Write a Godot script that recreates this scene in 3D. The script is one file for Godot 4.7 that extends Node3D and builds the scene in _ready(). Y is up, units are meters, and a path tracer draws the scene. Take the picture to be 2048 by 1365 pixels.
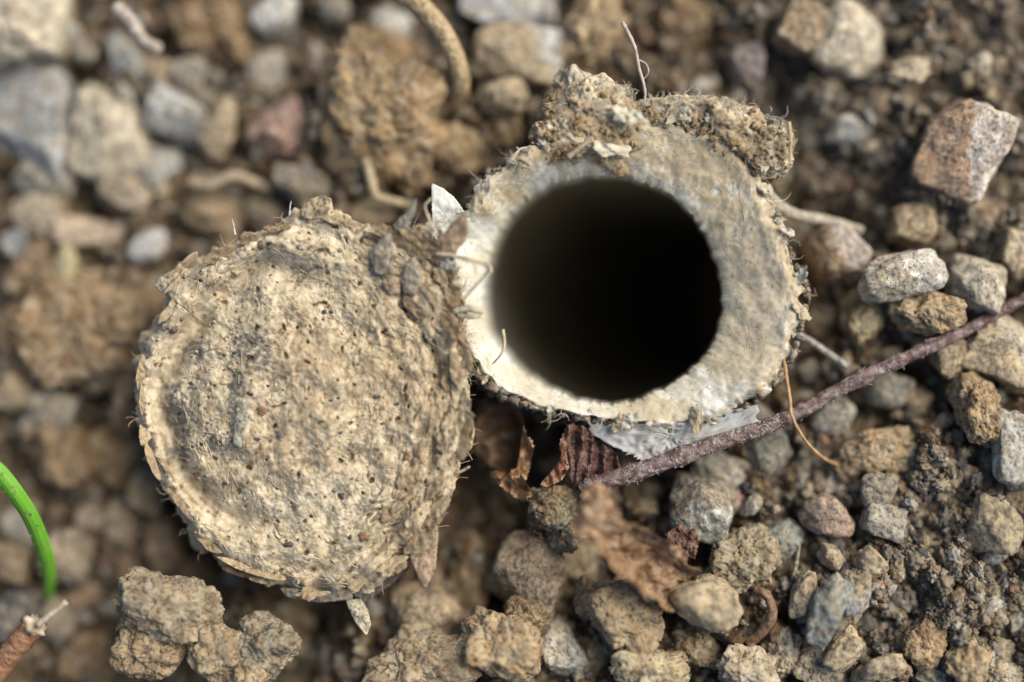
extends Node3D
# An opened trapdoor-spider burrow in stony soil, seen from above. Real size: one unit "u" of the build is 0.04 mm.

const S := 0.00004            # metres per u
const D := 2600.0             # camera height over the plane of focus, in u
const CX := 1024.0
const CY := 682.5
const HOLE := Vector2(1215, 585)

var rng := RandomNumberGenerator.new()
var na := FastNoiseLite.new()     # smooth fractal noise
var nb := FastNoiseLite.new()     # single octave
var nc := FastNoiseLite.new()     # cells
var M := {}                       # materials
var ICO := {}
var used := {}
var coarse := PackedFloat32Array()
var col_in := PackedFloat32Array()
var col_out := PackedFloat32Array()
var lid_out := PackedFloat32Array()

# ---------------------------------------------------------------- mesh collecting
class MB:
	var v := PackedVector3Array()
	var c := PackedColorArray()
	var i := PackedInt32Array()
	var o := Vector3.ZERO
	func add(p: Vector3, col: Color) -> int:
		v.append(p); c.append(col)
		return v.size() - 1
	func tri(a: int, b: int, d: int) -> void:
		i.append(a); i.append(b); i.append(d)

func to_mesh(b: MB) -> ArrayMesh:
	var n := b.v.size()
	var nn := PackedVector3Array(); nn.resize(n)
	var ii := b.i; var vv := b.v
	for t in range(0, ii.size(), 3):
		var p := ii[t]; var q := ii[t + 1]; var r := ii[t + 2]
		var a := vv[p]
		var f := (vv[r] - a).cross(vv[q] - a)
		nn[p] += f; nn[q] += f; nn[r] += f
	var out := PackedVector3Array(); out.resize(n)
	var o := b.o
	for k in n:
		nn[k] = nn[k].normalized()
		out[k] = (vv[k] - o) * S
	var arr := []; arr.resize(Mesh.ARRAY_MAX)
	arr[Mesh.ARRAY_VERTEX] = out; arr[Mesh.ARRAY_NORMAL] = nn
	arr[Mesh.ARRAY_COLOR] = b.c; arr[Mesh.ARRAY_INDEX] = ii
	var m := ArrayMesh.new()
	m.add_surface_from_arrays(Mesh.PRIMITIVE_TRIANGLES, arr)
	return m

func numbered(called: String) -> String:
	if not used.has(called):
		used[called] = 0
		return called
	used[called] += 1
	return "%s_%03d" % [called, used[called]]

func tag(o: Node, label: String, category := "", group := "", kind := "") -> void:
	if label: o.set_meta("label", label)
	if category: o.set_meta("category", category)
	if group: o.set_meta("group", group)
	if kind: o.set_meta("kind", kind)

func put(b: MB, called: String, m: Material, parent: Node = null) -> MeshInstance3D:
	var o := MeshInstance3D.new()
	o.mesh = to_mesh(b)
	o.material_override = m
	if parent == null:
		o.name = numbered(called)
		add_child(o)
		o.position = b.o * S
	else:
		o.name = called
		parent.add_child(o, true)
	return o

func base(called: String, p: Vector3) -> Node3D:
	var o := Node3D.new()
	o.name = numbered(called)
	add_child(o)
	o.position = p * S
	return o

func mb(o := Vector3.ZERO) -> MB:
	var b := MB.new()
	b.o = o
	return b

# photo position and height over the focus plane -> point in u
func W(px: float, py: float, h: float) -> Vector3:
	var k := (D - h) / D
	return Vector3((px - CX) * k, h, (py - CY) * k)

func sstep(a: float, b: float, x: float) -> float:
	var t := clampf((x - a) / (b - a), 0.0, 1.0)
	return t * t * (3.0 - 2.0 * t)

func mixc(a: Color, b: Color, t: float) -> Color:
	return a.lerp(b, clampf(t, 0.0, 1.0))

# ---------------------------------------------------------------- shapes
func ico(level: int) -> Array:
	if ICO.has(level):
		return ICO[level]
	var v := PackedVector3Array()
	var f := PackedInt32Array()
	if level == 0:
		var t := (1.0 + sqrt(5.0)) / 2.0
		for p in [[-1, t, 0], [1, t, 0], [-1, -t, 0], [1, -t, 0], [0, -1, t], [0, 1, t], [0, -1, -t], [0, 1, -t], [t, 0, -1], [t, 0, 1], [-t, 0, -1], [-t, 0, 1]]:
			v.append(Vector3(p[0], p[1], p[2]).normalized())
		for q in [[0, 11, 5], [0, 5, 1], [0, 1, 7], [0, 7, 10], [0, 10, 11], [1, 5, 9], [5, 11, 4], [11, 10, 2], [10, 7, 6], [7, 1, 8], [3, 9, 4], [3, 4, 2], [3, 2, 6], [3, 6, 8], [3, 8, 9], [4, 9, 5], [2, 4, 11], [6, 2, 10], [8, 6, 7], [9, 8, 1]]:
			var a := v[q[0]]
			if (v[q[2]] - a).cross(v[q[1]] - a).dot(a) > 0.0:
				f.append_array([q[0], q[1], q[2]])
			else:
				f.append_array([q[0], q[2], q[1]])
	else:
		var low := ico(level - 1)
		v = (low[0] as PackedVector3Array).duplicate()
		var lf: PackedInt32Array = low[1]
		var mids := {}
		for t in range(0, lf.size(), 3):
			var e := [0, 0, 0]
			for k in 3:
				var p := lf[t + k]; var q := lf[t + (k + 1) % 3]
				var key := mini(p, q) * 1000003 + maxi(p, q)
				if not mids.has(key):
					mids[key] = v.size()
					v.append(((v[p] + v[q]) * 0.5).normalized())
				e[k] = mids[key]
			f.append_array([lf[t], e[0], e[2], lf[t + 1], e[1], e[0], lf[t + 2], e[2], e[1], e[0], e[1], e[2]])
	ICO[level] = [v, f]
	return ICO[level]

# A stone, pebble or clod round C: a rounded polyhedron with broken relief. look: {kind, level, col, col2, axis, cut, speck}
func rock(b: MB, C: Vector3, rx: float, ry: float, rz: float, rot: float, sd: int, look: Dictionary) -> void:
	var g := RandomNumberGenerator.new()
	g.seed = sd * 7919 + 13
	var kind: String = look.kind
	var level: int = look.level
	var col: Color = look.col
	var col2: Color = look.get("col2", col)
	var two: bool = look.has("col2")
	var axis: Vector3 = look.get("axis", Vector3.UP)
	var cut: float = look.get("cut", 2.0)
	var planes := 9 if kind == "stone" else (14 if kind == "pebble" else 10)
	var sharp := 16.0 if kind == "stone" else (7.0 if kind == "pebble" else 8.0)
	var pn := PackedVector3Array()
	for k in planes:
		var d := Vector3(g.randf_range(-1, 1), g.randf_range(-1, 1), g.randf_range(-1, 1)).normalized()
		pn.append(d / g.randf_range(0.72, 1.0))
	pn.append(Vector3(1, 0.1, 0)); pn.append(Vector3(-1, 0.1, 0)); pn.append(Vector3(0, 0.1, 1)); pn.append(Vector3(0, 0.1, -1)); pn.append(Vector3(0, 1, 0)); pn.append(Vector3(0, -1, 0))
	var sph: Array = ico(level)
	var v: PackedVector3Array = sph[0]
	var f: PackedInt32Array = sph[1]
	var at := b.v.size()
	var basis_ := Basis(Vector3.UP, rot) * Basis(Vector3(g.randf_range(-1, 1), 0, g.randf_range(-1, 1)).normalized(), g.randf_range(-0.2, 0.2))
	var mean := (rx + ry) * 0.5
	var big := 0.07; var mid := 0.045; var fine := 1.6
	if kind == "clod": big = 0.16; mid = 0.10; fine = 2.2
	elif kind == "pebble": big = 0.08; mid = 0.03; fine = 1.2
	fine = minf(fine, mean * 0.09)
	var o3 := Vector3(sd * 37.7, sd * 11.3, sd * -23.1)
	var bumpy: bool = kind == "clod"
	for k in v.size():
		var d := v[k]
		var s := 0.0
		for q in pn:
			var t := d.dot(q)
			if t > 0.0: s += pow(t, sharp)
		var r := pow(s, -1.0 / sharp)
		var p := Vector3(d.x * rx, d.y * ry, d.z * rz) * r
		var q3 := p + o3
		var n0 := nb.get_noise_3dv(d * 1.6 + o3)
		var n1 := na.get_noise_3dv(q3 * (2.4 / mean))
		var n2 := na.get_noise_3dv(q3 * 0.06)
		var push := big * n0 + mid * n1
		if bumpy:
			var cell := nc.get_noise_3dv(q3 * (2.0 / mean))
			push += -0.07 * (cell + 0.45)
			push -= 0.09 * sstep(0.35, 0.65, nb.get_noise_3dv(q3 * (4.5 / mean) + Vector3(50, 0, 0)))
			push -= 0.025 * sstep(0.35, 0.65, nb.get_noise_3dv(q3 * (11.0 / mean) + Vector3(20, 0, 0)))
		p *= 1.0 + push
		p += d * fine * n2 * 1.6
		var cc := col
		if two and d.dot(axis) + 0.22 * n1 + 0.12 * n2 > cut:
			cc = col2
		var n3 := nb.get_noise_3dv(q3 * 0.11)
		var n4 := nb.get_noise_3dv(q3 * (1.9 / mean) + Vector3(9, 9, 9))
		cc = mixc(cc, cc * Color(1.42, 1.36, 1.24), n4 * 1.2)
		cc = mixc(cc, cc * Color(0.6, 0.58, 0.58), -n4 * 1.1)
		cc = mixc(cc, Color(0.38, 0.31, 0.21), 0.55 * sstep(-0.12, 0.22, na.get_noise_3dv(q3 * 0.028 + Vector3(0, 40, 0))))
		if n3 > 0.42: cc = mixc(cc, Color(0.42, 0.38, 0.3), 0.55)
		elif n3 < -0.45: cc = mixc(cc, Color(0.055, 0.05, 0.047), 0.6)
		b.add(C + basis_ * Vector3(p.x, p.y, p.z), cc)
	for t in range(0, f.size(), 3):
		b.tri(at + f[t], at + f[t + 1], at + f[t + 2])

# tube along points with a radius at each; sides; colour; bump
func tube(b: MB, pts: PackedVector3Array, rad: PackedFloat32Array, sides: int, col: Color, col2 := Color(0, 0, 0, 0), rough := 0.0, flat := 1.0) -> void:
	var at := b.v.size()
	var n := pts.size()
	var side := Vector3.ZERO
	for k in n:
		var dir := (pts[mini(k + 1, n - 1)] - pts[maxi(k - 1, 0)]).normalized()
		if k == 0:
			side = dir.cross(Vector3.UP if absf(dir.y) < 0.9 else Vector3.RIGHT).normalized()
		else:
			side = (side - dir * side.dot(dir)).normalized()
		var up := side.cross(dir)
		for j in sides:
			var a := TAU * j / sides
			var d := side * cos(a) + up * sin(a) * flat
			var r := rad[k]
			var p := pts[k] + d * r
			if rough > 0.0:
				p += d * rough * na.get_noise_3dv(p * 0.12)
			var cc := col
			if col2.a > 0.0:
				var t := na.get_noise_3dv(p * Vector3(0.05, 0.05, 0.05) + Vector3(77, 0, 0)) * 1.8 + 0.25
				cc = mixc(col, col2, t)
			b.add(p, cc)
	for k in n - 1:
		for j in sides:
			var a := at + k * sides + j
			var c2 := at + k * sides + (j + 1) % sides
			b.tri(a, c2, a + sides)
			b.tri(c2, c2 + sides, a + sides)
	var c0 := b.add(pts[0], col)
	var c1 := b.add(pts[n - 1], col)
	for j in sides:
		b.tri(c0, at + (j + 1) % sides, at + j)
		b.tri(c1, at + (n - 1) * sides + j, at + (n - 1) * sides + (j + 1) % sides)

# smooth path through W-points
func path(list: Array, steps: int) -> PackedVector3Array:
	var out := PackedVector3Array()
	var n := list.size()
	for k in n - 1:
		var p0: Vector3 = list[maxi(k - 1, 0)]
		var p1: Vector3 = list[k]
		var p2: Vector3 = list[k + 1]
		var p3: Vector3 = list[mini(k + 2, n - 1)]
		for s in steps:
			out.append(p1.cubic_interpolate(p2, p0, p3, float(s) / steps))
	out.append(list[n - 1])
	return out

func radii(n: int, r0: float, r1: float, wob := 0.0) -> PackedFloat32Array:
	var out := PackedFloat32Array()
	for k in n:
		out.append(lerpf(r0, r1, float(k) / maxf(1, n - 1)) * (1.0 + wob * rng.randf_range(-1, 1)))
	return out

# one fine fibre that leaves p along d
func fibre(b: MB, p: Vector3, d: Vector3, long: float, r: float, col: Color, curl := 0.5) -> void:
	var pts := PackedVector3Array()
	var q := p
	var dir := d.normalized()
	var turn := Vector3(rng.randf_range(-1, 1), rng.randf_range(-1, 1), rng.randf_range(-1, 1)) * curl
	var n := 5
	for k in n:
		pts.append(q)
		q += dir * (long / (n - 1))
		dir = (dir + turn * 0.5 + Vector3(rng.randf_range(-1, 1), rng.randf_range(-1, 1), rng.randf_range(-1, 1)) * curl * 0.4).normalized()
	tube(b, pts, radii(n, r, r * 0.45), 4, col)

func tuft(b: MB, p: Vector3, d: Vector3, n: int, long: float, c0: Color, c1: Color) -> void:
	var m := rng.randi_range(2, n)
	for k in m:
		var j := Vector3(rng.randf_range(-1, 1), rng.randf_range(-1, 1), rng.randf_range(-1, 1))
		fibre(b, p + j * 4.0, d.normalized() + j * 0.5, long * (0.2 + 1.5 * pow(rng.randf(), 2.2)), rng.randf_range(0.4, 0.85), mixc(c0, c1, rng.randf()), 1.5)

# radius of a star-shaped outline at many angles
func outline(poly: Array, c: Vector2, n: int) -> PackedFloat32Array:
	var out := PackedFloat32Array()
	for k in n:
		var a := TAU * k / n
		var d := Vector2(cos(a), sin(a))
		var best := 0.0
		for e in poly.size():
			var p: Vector2 = poly[e] - c
			var q: Vector2 = poly[(e + 1) % poly.size()] - c
			var den := d.cross(q - p)
			if absf(den) < 1e-6: continue
			var t := p.cross(q - p) / den
			var s := p.cross(d) / den
			if s >= -1e-6 and s <= 1.000001 and t > best: best = t
		out.append(best)
	return out

func at_angle(t: PackedFloat32Array, a: float) -> float:
	var n := t.size()
	var x := fposmod(a, TAU) / TAU * n
	var k := int(x)
	return lerpf(t[k % n], t[(k + 1) % n], x - k)

# A thin sheet with an outline in photo positions: flake, leaf, flap. hf: Callable(px, py, t) -> height; cf: Callable(px, py, t) -> colour
func sheet(b: MB, poly: Array, c: Vector2, rings: int, segs: int, thick: float, ragged: float, hf: Callable, cf: Callable) -> void:
	var R := outline(poly, c, segs)
	var at := b.v.size()
	var rag := PackedFloat32Array()
	for k in segs:
		rag.append(ragged * na.get_noise_2d(k * 60.0 / segs + c.x, c.y) + ragged * 0.5 * rng.randf_range(-1, 1))
	for side in 2:
		for r in rings + 1:
			var t := float(r) / rings
			for k in segs:
				var a := TAU * k / segs
				var rk := R[k] * t * (1.0 + rag[k] * pow(t, 5.0))
				var px := c.x + cos(a) * rk
				var py := c.y + sin(a) * rk
				var h: float = hf.call(px, py, t)
				b.add(W(px, py, h - side * thick), cf.call(px, py, t))
	var half := (rings + 1) * segs
	for side in 2:
		for r in rings:
			for k in segs:
				var p := at + side * half + r * segs + k
				var q := at + side * half + r * segs + (k + 1) % segs
				if side == 0:
					b.tri(p, p + segs, q); b.tri(p + segs, q + segs, q)
				else:
					b.tri(p, q, p + segs); b.tri(p + segs, q, q + segs)
	for k in segs:
		var p := at + rings * segs + k
		var q := at + rings * segs + (k + 1) % segs
		b.tri(p, p + half, q); b.tri(q, p + half, q + half)

# ---------------------------------------------------------------- the ground's height
const POSTS := [[0, 0, -340], [500, 0, -335], [1000, 0, -310], [1400, 0, -295], [1750, 0, -235], [2048, 0, -215], [0, 350, -340], [300, 300, -330], [700, 250, -260], [900, 330, -240], [100, 650, -270],
	[0, 900, -320], [200, 950, -320], [330, 1150, -350], [100, 1300, -280], [600, 1240, -310], [960, 1020, -310], [1000, 1150, -200], [450, 1340, -200], [1150, 1080, -190], [1650, 400, -290], [1700, 250, -250],
	[1950, 300, -180], [2048, 500, -165], [1800, 640, -165], [1650, 900, -170], [1900, 950, -85], [2048, 1000, -75], [1750, 1150, -70], [2000, 1300, -48], [1500, 1100, -105], [1400, 1300, -75],
	[1100, 1340, -85], [750, 1350, -120], [1300, 900, -230], [1800, 820, -160], [600, 800, -290], [400, 800, -260], [1215, 585, -230], [1050, 250, -230], [1450, 160, -250], [850, 900, -340], [1640, 620, -230], [2300, 1500, -80], [2300, -200, -200], [-250, -200, -300], [-250, 1500, -280]]

func low_ground(px: float, py: float) -> float:
	var s := 0.0; var w := 0.0
	for p in POSTS:
		var dx: float = px - p[0]; var dy: float = py - p[1]
		var k := 1.0 / pow(dx * dx + dy * dy + 900.0, 1.6)
		s += k * p[2]; w += k
	return s / w

const G0 := -400.0
const GS := 40.0
const GN := 72
func make_coarse() -> void:
	coarse.resize(GN * GN)
	for j in GN:
		for i in GN:
			coarse[j * GN + i] = low_ground(G0 + i * GS, G0 + j * GS)

# x and z in u measured from the photo's corner
func ground(x: float, z: float) -> float:
	var fx := clampf((x - G0) / GS, 0.0, GN - 1.001)
	var fz := clampf((z - G0) / GS, 0.0, GN - 1.001)
	var i := int(fx); var j := int(fz)
	var u := fx - i; var w := fz - j
	var h := lerpf(lerpf(coarse[j * GN + i], coarse[j * GN + i + 1], u), lerpf(coarse[(j + 1) * GN + i], coarse[(j + 1) * GN + i + 1], u), w)
	h += 46.0 * nb.get_noise_2d(x * 0.006, z * 0.006) + 62.0 * na.get_noise_2d(x * 0.013, z * 0.013)
	return h

func ground_fine(x: float, z: float) -> float:
	var h := ground(x, z)
	h -= 17.0 * (nc.get_noise_2d(x * 0.022, z * 0.022) + 0.5)
	h -= 8.0 * (nc.get_noise_2d(x * 0.06 + 300.0, z * 0.06) + 0.5)
	h += 9.0 * na.get_noise_2d(x * 0.06, z * 0.06 + 90.0)
	return h

# ground point under a photo position, by two steps along the sight line
func on_ground(px: float, py: float) -> Vector3:
	var h := -220.0
	for k in 3:
		var p := W(px, py, h)
		h = ground(p.x + CX, p.z + CY)
	return W(px, py, h)

func in_hole(x: float, z: float, grow := 0.0) -> bool:
	var d := Vector2(x, z) - HOLE
	return d.length() < at_angle(col_out, d.angle()) * 0.93 + grow

# ---------------------------------------------------------------- materials
func noise_tex(freq: float, sd: int, ramp: Gradient, normal := false, kind := FastNoiseLite.TYPE_SIMPLEX_SMOOTH) -> NoiseTexture2D:
	var f := FastNoiseLite.new()
	f.seed = sd; f.noise_type = kind; f.frequency = freq
	f.fractal_type = FastNoiseLite.FRACTAL_FBM; f.fractal_octaves = 5; f.fractal_gain = 0.6
	var t := NoiseTexture2D.new()
	t.width = 512; t.height = 512; t.seamless = true; t.noise = f; t.normalize = true
	if ramp: t.color_ramp = ramp
	return t

func ramp(stops: Array) -> Gradient:
	var g := Gradient.new()
	var off := PackedFloat32Array(); var cols := PackedColorArray()
	for s in stops:
		off.append(s[0]); cols.append(s[1])
	g.offsets = off; g.colors = cols
	return g

func mat(called: String, size_u: float, tex: Texture2D, height: Texture2D, relief_u: float, rough: float, spec := 0.35) -> StandardMaterial3D:
	var m := StandardMaterial3D.new()
	m.resource_name = called
	m.vertex_color_use_as_albedo = true
	m.albedo_color = Color(1, 1, 1)
	m.roughness = rough
	m.metallic_specular = spec
	m.uv1_triplanar = true
	var k := 1.0 / (size_u * S)
	m.uv1_scale = Vector3(k, k, k)
	if tex: m.albedo_texture = tex
	if height:
		m.heightmap_enabled = true
		m.heightmap_texture = height
		m.heightmap_scale = relief_u * S * 100.0
	M[called] = m
	return m

func make_materials() -> void:
	var speck := noise_tex(0.02, 3, ramp([[0.0, Color(0.52, 0.49, 0.46)], [0.38, Color(0.84, 0.82, 0.8)], [0.6, Color(0.95, 0.94, 0.92)], [0.8, Color(1, 1, 1)], [1.0, Color(1, 0.99, 0.96)]]))
	var warm := noise_tex(0.012, 8, ramp([[0.0, Color(0.6, 0.52, 0.46)], [0.35, Color(0.84, 0.78, 0.72)], [0.6, Color(0.93, 0.91, 0.88)], [1.0, Color(1, 1, 1)]]))
	var soft := noise_tex(0.02, 13, ramp([[0.0, Color(0.86, 0.84, 0.8)], [0.5, Color(0.95, 0.945, 0.93)], [1.0, Color(1, 1, 1)]]))
	var rough_h := noise_tex(0.03, 5, null)
	var pore_h := noise_tex(0.018, 11, null, false, FastNoiseLite.TYPE_CELLULAR)
	mat("soil", 300.0, warm, rough_h, 6.0, 0.96, 0.25)
	mat("grain", 90.0, speck, rough_h, 2.0, 0.8, 0.45)
	mat("stone", 240.0, speck, rough_h, 3.2, 0.86, 0.4)
	mat("clod", 260.0, warm, rough_h, 2.6, 0.97, 0.25)
	mat("lid_soil", 240.0, speck, rough_h, 1.5, 0.96, 0.25)
	mat("silk", 300.0, soft, rough_h, 0.45, 0.85, 0.35)
	mat("fibre", 200.0, null, null, 0.0, 0.75, 0.4)
	mat("bark", 200.0, speck, rough_h, 4.0, 0.62, 0.5)
	mat("dry_leaf", 260.0, warm, rough_h, 3.0, 0.55, 0.5)
	M.dry_leaf.backlight = Color(0.25, 0.14, 0.06)
	mat("flake", 240.0, speck, rough_h, 2.4, 0.85, 0.35)
	mat("grass", 500.0, null, null, 0.0, 0.58, 0.4)
	M.grass.backlight = Color(0.35, 0.6, 0.08)

# ---------------------------------------------------------------- scene
func _ready() -> void:
	# camera: straight down over the burrow, close-up lens
	var cam := Camera3D.new()
	cam.name = "camera"
	add_child(cam)
	cam.position = Vector3(0, D * S, 0)
	cam.rotation_degrees = Vector3(-90, 0, 0)
	cam.fov = rad_to_deg(2.0 * atan(CY / D))
	cam.near = 0.002
	cam.far = 50.0
	var lens := CameraAttributesPhysical.new()
	lens.frustum_focal_length = 25.0
	lens.exposure_aperture = 1.85         # 13.5 mm of opening
	lens.frustum_focus_distance = (D + 28.0) * S
	lens.frustum_near = 0.002
	lens.frustum_far = 50.0
	cam.attributes = lens
	cam.fov = rad_to_deg(2.0 * atan(CY / D))

	# open shade under a bright sky; the light comes low over the far corner
	var env := Environment.new()
	env.background_mode = Environment.BG_SKY
	var sky := Sky.new()
	var sm := ProceduralSkyMaterial.new()
	sm.sky_top_color = Color(0.57, 0.74, 0.97)
	sm.sky_horizon_color = Color(0.70, 0.81, 0.93)
	sm.ground_horizon_color = Color(0.3, 0.26, 0.22)
	sm.ground_bottom_color = Color(0.25, 0.21, 0.17)
	sm.sky_energy_multiplier = 1.0
	sm.sun_angle_max = 1.0
	sky.sky_material = sm
	env.sky = sky
	env.background_energy_multiplier = 0.115
	env.tonemap_mode = Environment.TONE_MAPPER_LINEAR
	env.tonemap_exposure = 4.15
	env.sdfgi_enabled = true
	env.ssao_enabled = true
	env.ssil_enabled = true
	var we := WorldEnvironment.new()
	we.name = "environment"
	we.environment = env
	add_child(we)
	var sun := DirectionalLight3D.new()
	sun.name = "daylight"
	add_child(sun)
	sun.light_color = Color(1.0, 0.985, 0.965)
	sun.light_energy = 0.5
	sun.light_angular_distance = 50.0
	sun.shadow_enabled = true
	sun.look_at_from_position(Vector3(0.72, 0.82, -0.48), Vector3.ZERO, Vector3.UP)

	rng.seed = 20240
	na.noise_type = FastNoiseLite.TYPE_SIMPLEX_SMOOTH; na.frequency = 1.0; na.seed = 4
	na.fractal_type = FastNoiseLite.FRACTAL_FBM; na.fractal_octaves = 4; na.fractal_gain = 0.55
	nb.noise_type = FastNoiseLite.TYPE_SIMPLEX_SMOOTH; nb.frequency = 1.0; nb.seed = 9; nb.fractal_type = FastNoiseLite.FRACTAL_NONE
	nc.noise_type = FastNoiseLite.TYPE_CELLULAR; nc.frequency = 1.0; nc.seed = 5; nc.fractal_type = FastNoiseLite.FRACTAL_NONE
	nc.cellular_return_type = FastNoiseLite.RETURN_DISTANCE
	make_coarse()
	make_materials()
	make_outlines()
	build_ground()
	build_burrow()
	build_lid()
	build_stem()
	build_leaves()
	build_plants()
	build_stones()
	build_pebbles()
	build_grit()

var collar_poly := [Vector2(885, 560), Vector2(872, 505), Vector2(866, 455), Vector2(905, 425), Vector2(955, 405), Vector2(972, 352), Vector2(1030, 318), Vector2(1080, 285), Vector2(1150, 262), Vector2(1230, 250), Vector2(1310, 235), Vector2(1400, 235),
	Vector2(1480, 265), Vector2(1520, 320), Vector2(1535, 385), Vector2(1562, 440), Vector2(1590, 520), Vector2(1618, 575), Vector2(1604, 640), Vector2(1590, 705), Vector2(1550, 765), Vector2(1500, 812), Vector2(1420, 842),
	Vector2(1350, 862), Vector2(1280, 852), Vector2(1200, 842), Vector2(1100, 822), Vector2(1010, 792), Vector2(958, 750), Vector2(928, 690), Vector2(905, 640)]
var lid_poly := [Vector2(308, 568), Vector2(345, 538), Vector2(440, 495), Vector2(540, 455), Vector2(600, 420), Vector2(622, 398), Vector2(662, 394), Vector2(668, 420), Vector2(715, 446), Vector2(765, 458), Vector2(808, 450), Vector2(846, 470), Vector2(870, 505),
	Vector2(905, 545), Vector2(918, 590), Vector2(926, 650), Vector2(930, 720), Vector2(938, 790), Vector2(944, 850), Vector2(930, 905), Vector2(912, 965), Vector2(880, 1030), Vector2(862, 1080), Vector2(815, 1110),
	Vector2(760, 1170), Vector2(690, 1198), Vector2(600, 1188), Vector2(520, 1165), Vector2(430, 1122), Vector2(378, 1080), Vector2(345, 1000), Vector2(300, 925), Vector2(276, 840), Vector2(265, 760), Vector2(280, 685), Vector2(322, 625), Vector2(334, 590)]
const LIDC := Vector2(605, 800)

func make_outlines() -> void:
	col_out = outline(collar_poly, HOLE, 720)
	lid_out = outline(lid_poly, LIDC, 720)
	for k in 720:
		var a := TAU * k / 720
		# inner opening, a slightly uneven ellipse
		var r := 1.0 / sqrt(pow(cos(a) / (240.0 if cos(a) > 0.0 else 250.0), 2) + pow(sin(a) / (226.0 if sin(a) > 0.0 else 248.0), 2))
		col_in.append(r * (1.0 + 0.018 * sin(2.0 * a + 0.6) + 0.01 * sin(5.0 * a) + 0.012 * na.get_noise_2d(cos(a) * 5.0, sin(a) * 5.0)))

func build_ground() -> void:
	var xs := PackedFloat32Array()
	var zs := PackedFloat32Array()
	for q in [[xs, -330.0, 2380.0], [zs, -320.0, 1690.0]]:
		for e in [-60000.0, -20000.0, -7000.0, -2500.0, -1100.0, -600.0]: q[0].append(e)
	var step := 5.5
	var x := -330.0
	while x <= 2380.0:
		xs.append(x); x += step
	var z := -320.0
	while z <= 1690.0:
		zs.append(z); z += step
	for e in [2700.0, 3300.0, 4700.0, 9000.0, 22000.0, 62000.0]: xs.append(e)
	for e in [2000.0, 2600.0, 4000.0, 8300.0, 21300.0, 61300.0]: zs.append(e)
	var b := mb()
	var nx := xs.size()
	var brown := Color(0.11, 0.08, 0.05)
	var tan_ := Color(0.235, 0.172, 0.103)
	var grey := Color(0.105, 0.098, 0.08)
	for j in zs.size():
		for i in nx:
			var px := xs[i]; var pz := zs[j]
			var h := ground_fine(px, pz)
			var n := na.get_noise_2d(px * 0.01 + 40.0, pz * 0.01)
			var n2 := nb.get_noise_2d(px * 0.05, pz * 0.05 + 70.0)
			var c := mixc(brown, tan_, n * 1.6 + 0.25)
			c = mixc(c, grey, sstep(0.1, 0.5, n2) * 0.7)
			b.add(Vector3(px - CX, h, pz - CY), c)
	for j in zs.size() - 1:
		for i in nx - 1:
			if in_hole((xs[i] + xs[i + 1]) * 0.5, (zs[j] + zs[j + 1]) * 0.5): continue
			var a := j * nx + i
			b.tri(a, a + 1, a + nx); b.tri(a + 1, a + nx + 1, a + nx)
	var o := put(b, "ground", M.soil)
	tag(o, "brown crumbly soil round the burrow", "ground", "", "structure")

# ---------------------------------------------------------------- burrow
func rim_height(a: float) -> float:
	# the lip stands highest toward the hinge and sags on the far side
	return 2.0 + 10.0 * sin(3.0 * a + 1.0) + 9.0 * nb.get_noise_2d(cos(a) * 2.2, sin(a) * 2.2)

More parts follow.
